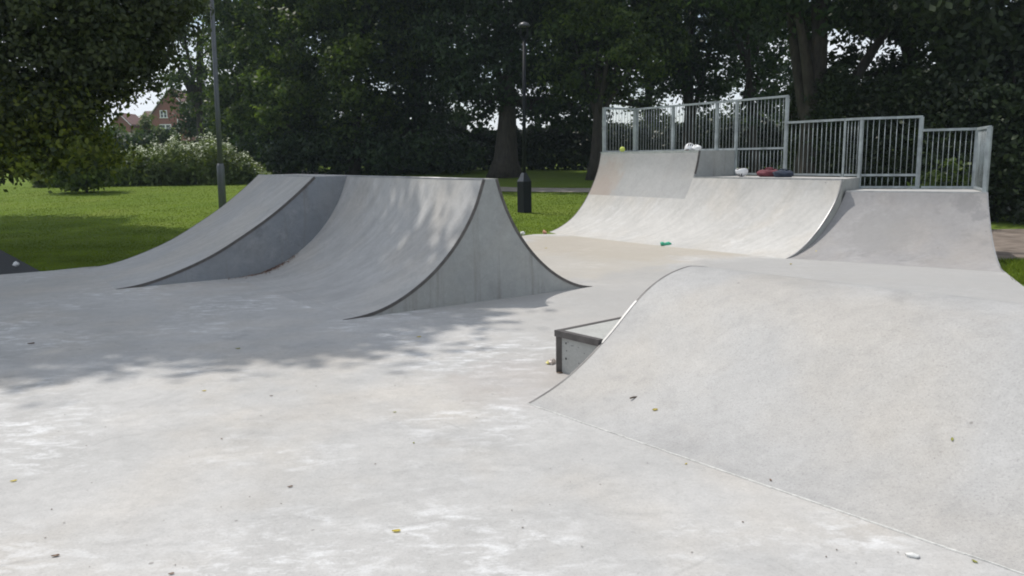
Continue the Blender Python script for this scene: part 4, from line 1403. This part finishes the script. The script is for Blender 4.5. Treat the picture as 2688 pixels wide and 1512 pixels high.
pt_, nn_ = on_hump(1720, 1077)
curled_leaf('bright yellow curled leaf low on the slope of the hump', pt_, .055, 'yellow', .6, nn_)
pt_, nn_ = on_hump(1664, 1046)
o = MB().tube([pt_ + [-.028, -.012, .006], pt_ + [0, 0, .009], pt_ + [.027, .014, .007]], [.005, .006, .004], 6).build('twig', M['twig'])
tag(o, 'short dark twig on the hump just above the bright yellow leaf', 'twig')
pt_, nn_ = on_hump(2500, 1155)
curled_leaf('small olive sprig high on the right part of the hump', pt_, .035, 'olive', 1.9, nn_)
pt_, nn_ = on_hump(2023, 1262)
curled_leaf('dark brown scrap of leaf just above the mortar joint of the hump', pt_, .030, 'brown', 2.6, nn_)
spots = [
    (1040, 1396, .060, 'yellow', .1, 'largest yellow leaf, on the pale floor in the centre foreground'),
    (36, 1264, .050, 'yellow', .5, 'yellow leaf on the floor at the left margin of the photo'),
    (1801, 1219, .030, 'yellow', .9, 'tiny bright yellow leaf on the floor just below the joint of the hump'),
    (1036, 1083, .034, 'olive', .2, 'olive yellow leaf on the floor left of the pointed corner of the hump'),
    (1086, 1164, .030, 'olive', 1.5, 'small olive leaf on the bright floor below the one beside the hump corner'),
    (536, 1027, .045, 'yellow', .3, 'pale yellow leaf on the sunlit floor, nearest the tree shadow at left'),
    (762, 1279, .042, 'brown', .4, 'brown three-pointed leaf scrap in the middle of the bright floor'),
    (146, 1461, .050, 'brown', .3, 'grey-brown leaf on the floor near the bottom left corner'),
    (450, 1508, .036, 'brown', .3, 'brown leaf cut by the bottom margin of the photo'),
    (712, 1040, .034, 'brown', .1, 'reddish brown leaf alone on the floor between the tree shadow and the white scuffs'),
    (582, 1153, .026, 'brown', 2.2, 'small very dark leaf crumb on the floor, left of centre'),
    (2558, 1476, .040, 'olive', 2.0, 'olive sprig on the floor at the bottom right'),
    (1100, 885, .060, 'yellow', .2, 'yellow leaf at the tip of the tree shadow in front of the spine ramp'),
    (625, 916, .060, 'olive', .2, 'olive leaf on the edge of the tree shadow on the floor'),
    (1433, 652, .075, 'yellow', .4, 'yellowish leaf on the floor behind the spine ramp'),
    (2076, 694, .085, 'yellow', .9, 'yellow leaf on the floor at the foot of the lowest quarter pipe'),
    (82, 903, .090, 'brown', .3, 'dark brown leaf in the tree shadow at the left margin'),
    (2142, 660, .070, 'yellow', .7, 'yellow leaf low on the lowest quarter pipe, beside the curved steel edge'),
]
for u, v, s_, mt, ro_, lb_ in spots:
    p = on_level(u, v)
    if v == 660:
        p = on_level(u, v, .14)
    curled_leaf(lb_, p, s_, mt, ro_)
p = on_level(2395, 1462)
cs = MB()
cs.blob((p[0], p[1], .006), (.032, .016, .010), 5, .3, 12, 6, -.4)
tag(cs.build('paper_scrap', M['chalk'], None, True), 'small white paper scrap on the floor near the bottom right joint', 'litter')
p = on_level(1748, 645)
gl_ = thing('crushed_bottle', 'crushed green plastic bottle on the floor before the middle quarter pipe', 'litter', p)
MB().tube([(p[0] - .10, p[1], .035), (p[0] - .07, p[1], .04), (p[0] - .02, p[1] + .01, .028), (p[0] + .05, p[1], .04), (p[0] + .10, p[1] - .01, .03)], [.036, .04, .028, .04, .02], 10).build('bottle_body', M['plastic_green'], gl_, True)
MB().tube([(p[0] + .10, p[1] - .01, .03), (p[0] + .135, p[1] - .012, .03)], [.016, .016], 10).build('bottle_cap', M['plastic_white'], gl_, True)
p = on_level(1452, 955)
wr = thing('sweet_wrapper', 'crumpled yellow and white sweet wrapper at the corner of the grind ledge', 'litter', p)
MB().blob((p[0] - .012, p[1], .018), (.035, .030, .022), 31, .5, 10, 7, .3, -.8).build('wrapper_body', M['wrapper'], wr)
MB().blob((p[0] - .040, p[1] - .004, .014), (.024, .018, .014), 33, .5, 9, 6, .9, -.8).build('torn_flap', M['wrapper_yellow'], wr)
p = on_level(1476, 980)
curled_leaf('long brown dry leaf on the floor under the front face of the grind ledge', (p[0] - .02, p[1], 0), .075, 'brown', -.1)
p = on_level(1430, 614)
tag(MB().blob((p[0], p[1], .035), (.05, .05, .04), 41, .4, 10, 7, 0, -.8).build('paper_scrap', M['orange_scrap'], None, True), 'pale orange crumpled scrap where the grass meets the floor behind the spine ramp', 'litter')
p = on_level(1372, 617)
tag(MB().blob((p[0], p[1], .035), (.05, .04, .045), 43, .3, 10, 7, 0, -.8).build('paper_scrap', M['chalk'], None, True), 'white crumpled paper at the grass edge beside the back foot of the spine ramp', 'litter')
p = on_level(42, 698)
cup = thing('paper_cup', 'white crumpled paper cup on the asphalt path at the left', 'litter', p)
MB().blob((p[0], p[1], .03), (.050, .040, .035), 47, .35, 12, 8, .3, -.85).build('cup_body', M['plastic_white'], cup, True)
MB().tube([(p[0] + .034, p[1] - .012, .034), (p[0] + .048, p[1] - .018, .036)], [.030, .031], 12).build('rim', M['plastic_white'], cup, True)

# dry leaf litter blown against the foot of the bank wall, and grit on the floor
r = np.random.default_rng(131)
n = 420
s = -.72 - np.abs(r.normal(0, .22, n)) * np.sign(r.normal(.3, 1, n))
bp = (t0 + bx * LEN + ax * 1.28)
X_ = bp[0] + ax[0] * s - bx[0] * np.abs(r.normal(.03, .09, n))
Y_ = bp[1] + ax[1] * s - bx[1] * np.abs(r.normal(.03, .09, n))
Fs, Fz = F_PROF[:, 0], F_PROF[:, 1]
ss = (np.stack([X_, Y_], -1) - t0) @ ax
Z_ = np.where(ss > 0, np.interp(ss, Fs, Fz), 0) + r.uniform(.002, .006, n)
k = (ss > -.8) & (ss < .95)
lt = quads('leaf_litter', leaf_cloud(np.stack([X_, Y_, Z_], -1)[k], np.tile([0, 0, 1.0], (k.sum(), 1)), .019, 1.7, 1.2, 132), M['rusty'])
stuff(lt, 'rust-brown drift of dead leaves along the foot of the bank wall', 'leaf litter')
n = 330
D_ = np.sqrt(r.uniform(2.6 ** 2, 9.5 ** 2, n))
u_ = r.uniform(0, 2688, n)
X_, Y_ = (u_ - 1344) / FPX * D_, D_
P_ = np.stack([X_, Y_, np.full(n, .004)], -1)
sh = (P_[:, :2] - h0) @ ha
sb = (P_[:, :2] - h0) @ hb
k = ~((sh > -.02) & (sb > -.6) & (sb < 4.6)) & ~(((P_[:, :2] - t0) @ ax > -.05) & ((P_[:, :2] - t0) @ bx > -.05)) & (P_[:, 0] < 6)
gt = quads('grit', leaf_cloud(P_[k], np.tile([0, 0, 3.0], (k.sum(), 1)), .007, 1.6, 2.0, 133), M['twig'])
stuff(gt, 'scattered crumbs of bark and grit on the concrete floor', 'grit')

# ------------------------------------------------------------------ thin haze volume added to lift the dark trees, standing in for lens glare
hm = bpy.data.materials.new('veil_haze')
hm.use_nodes = True
ht = hm.node_tree
ht.nodes.remove(ht.nodes['Principled BSDF'])
pv = ht.nodes.new('ShaderNodeVolumePrincipled')
pv.inputs['Color'].default_value = (.72, .88, 1.0, 1)
pv.inputs['Density'].default_value = .0005
pv.inputs['Anisotropy'].default_value = .25
ht.links.new(pv.outputs[0], ht.nodes['Material Output'].inputs['Volume'])
hz_box = MB().box((0, 120, 14.0), (540, 380, 31.0)).build('haze', hm)
hz_box['kind'] = 'stuff'
hz_box['label'] = 'thin bluish haze added to lift the far trees like lens glare'
hz_box['category'] = 'haze'
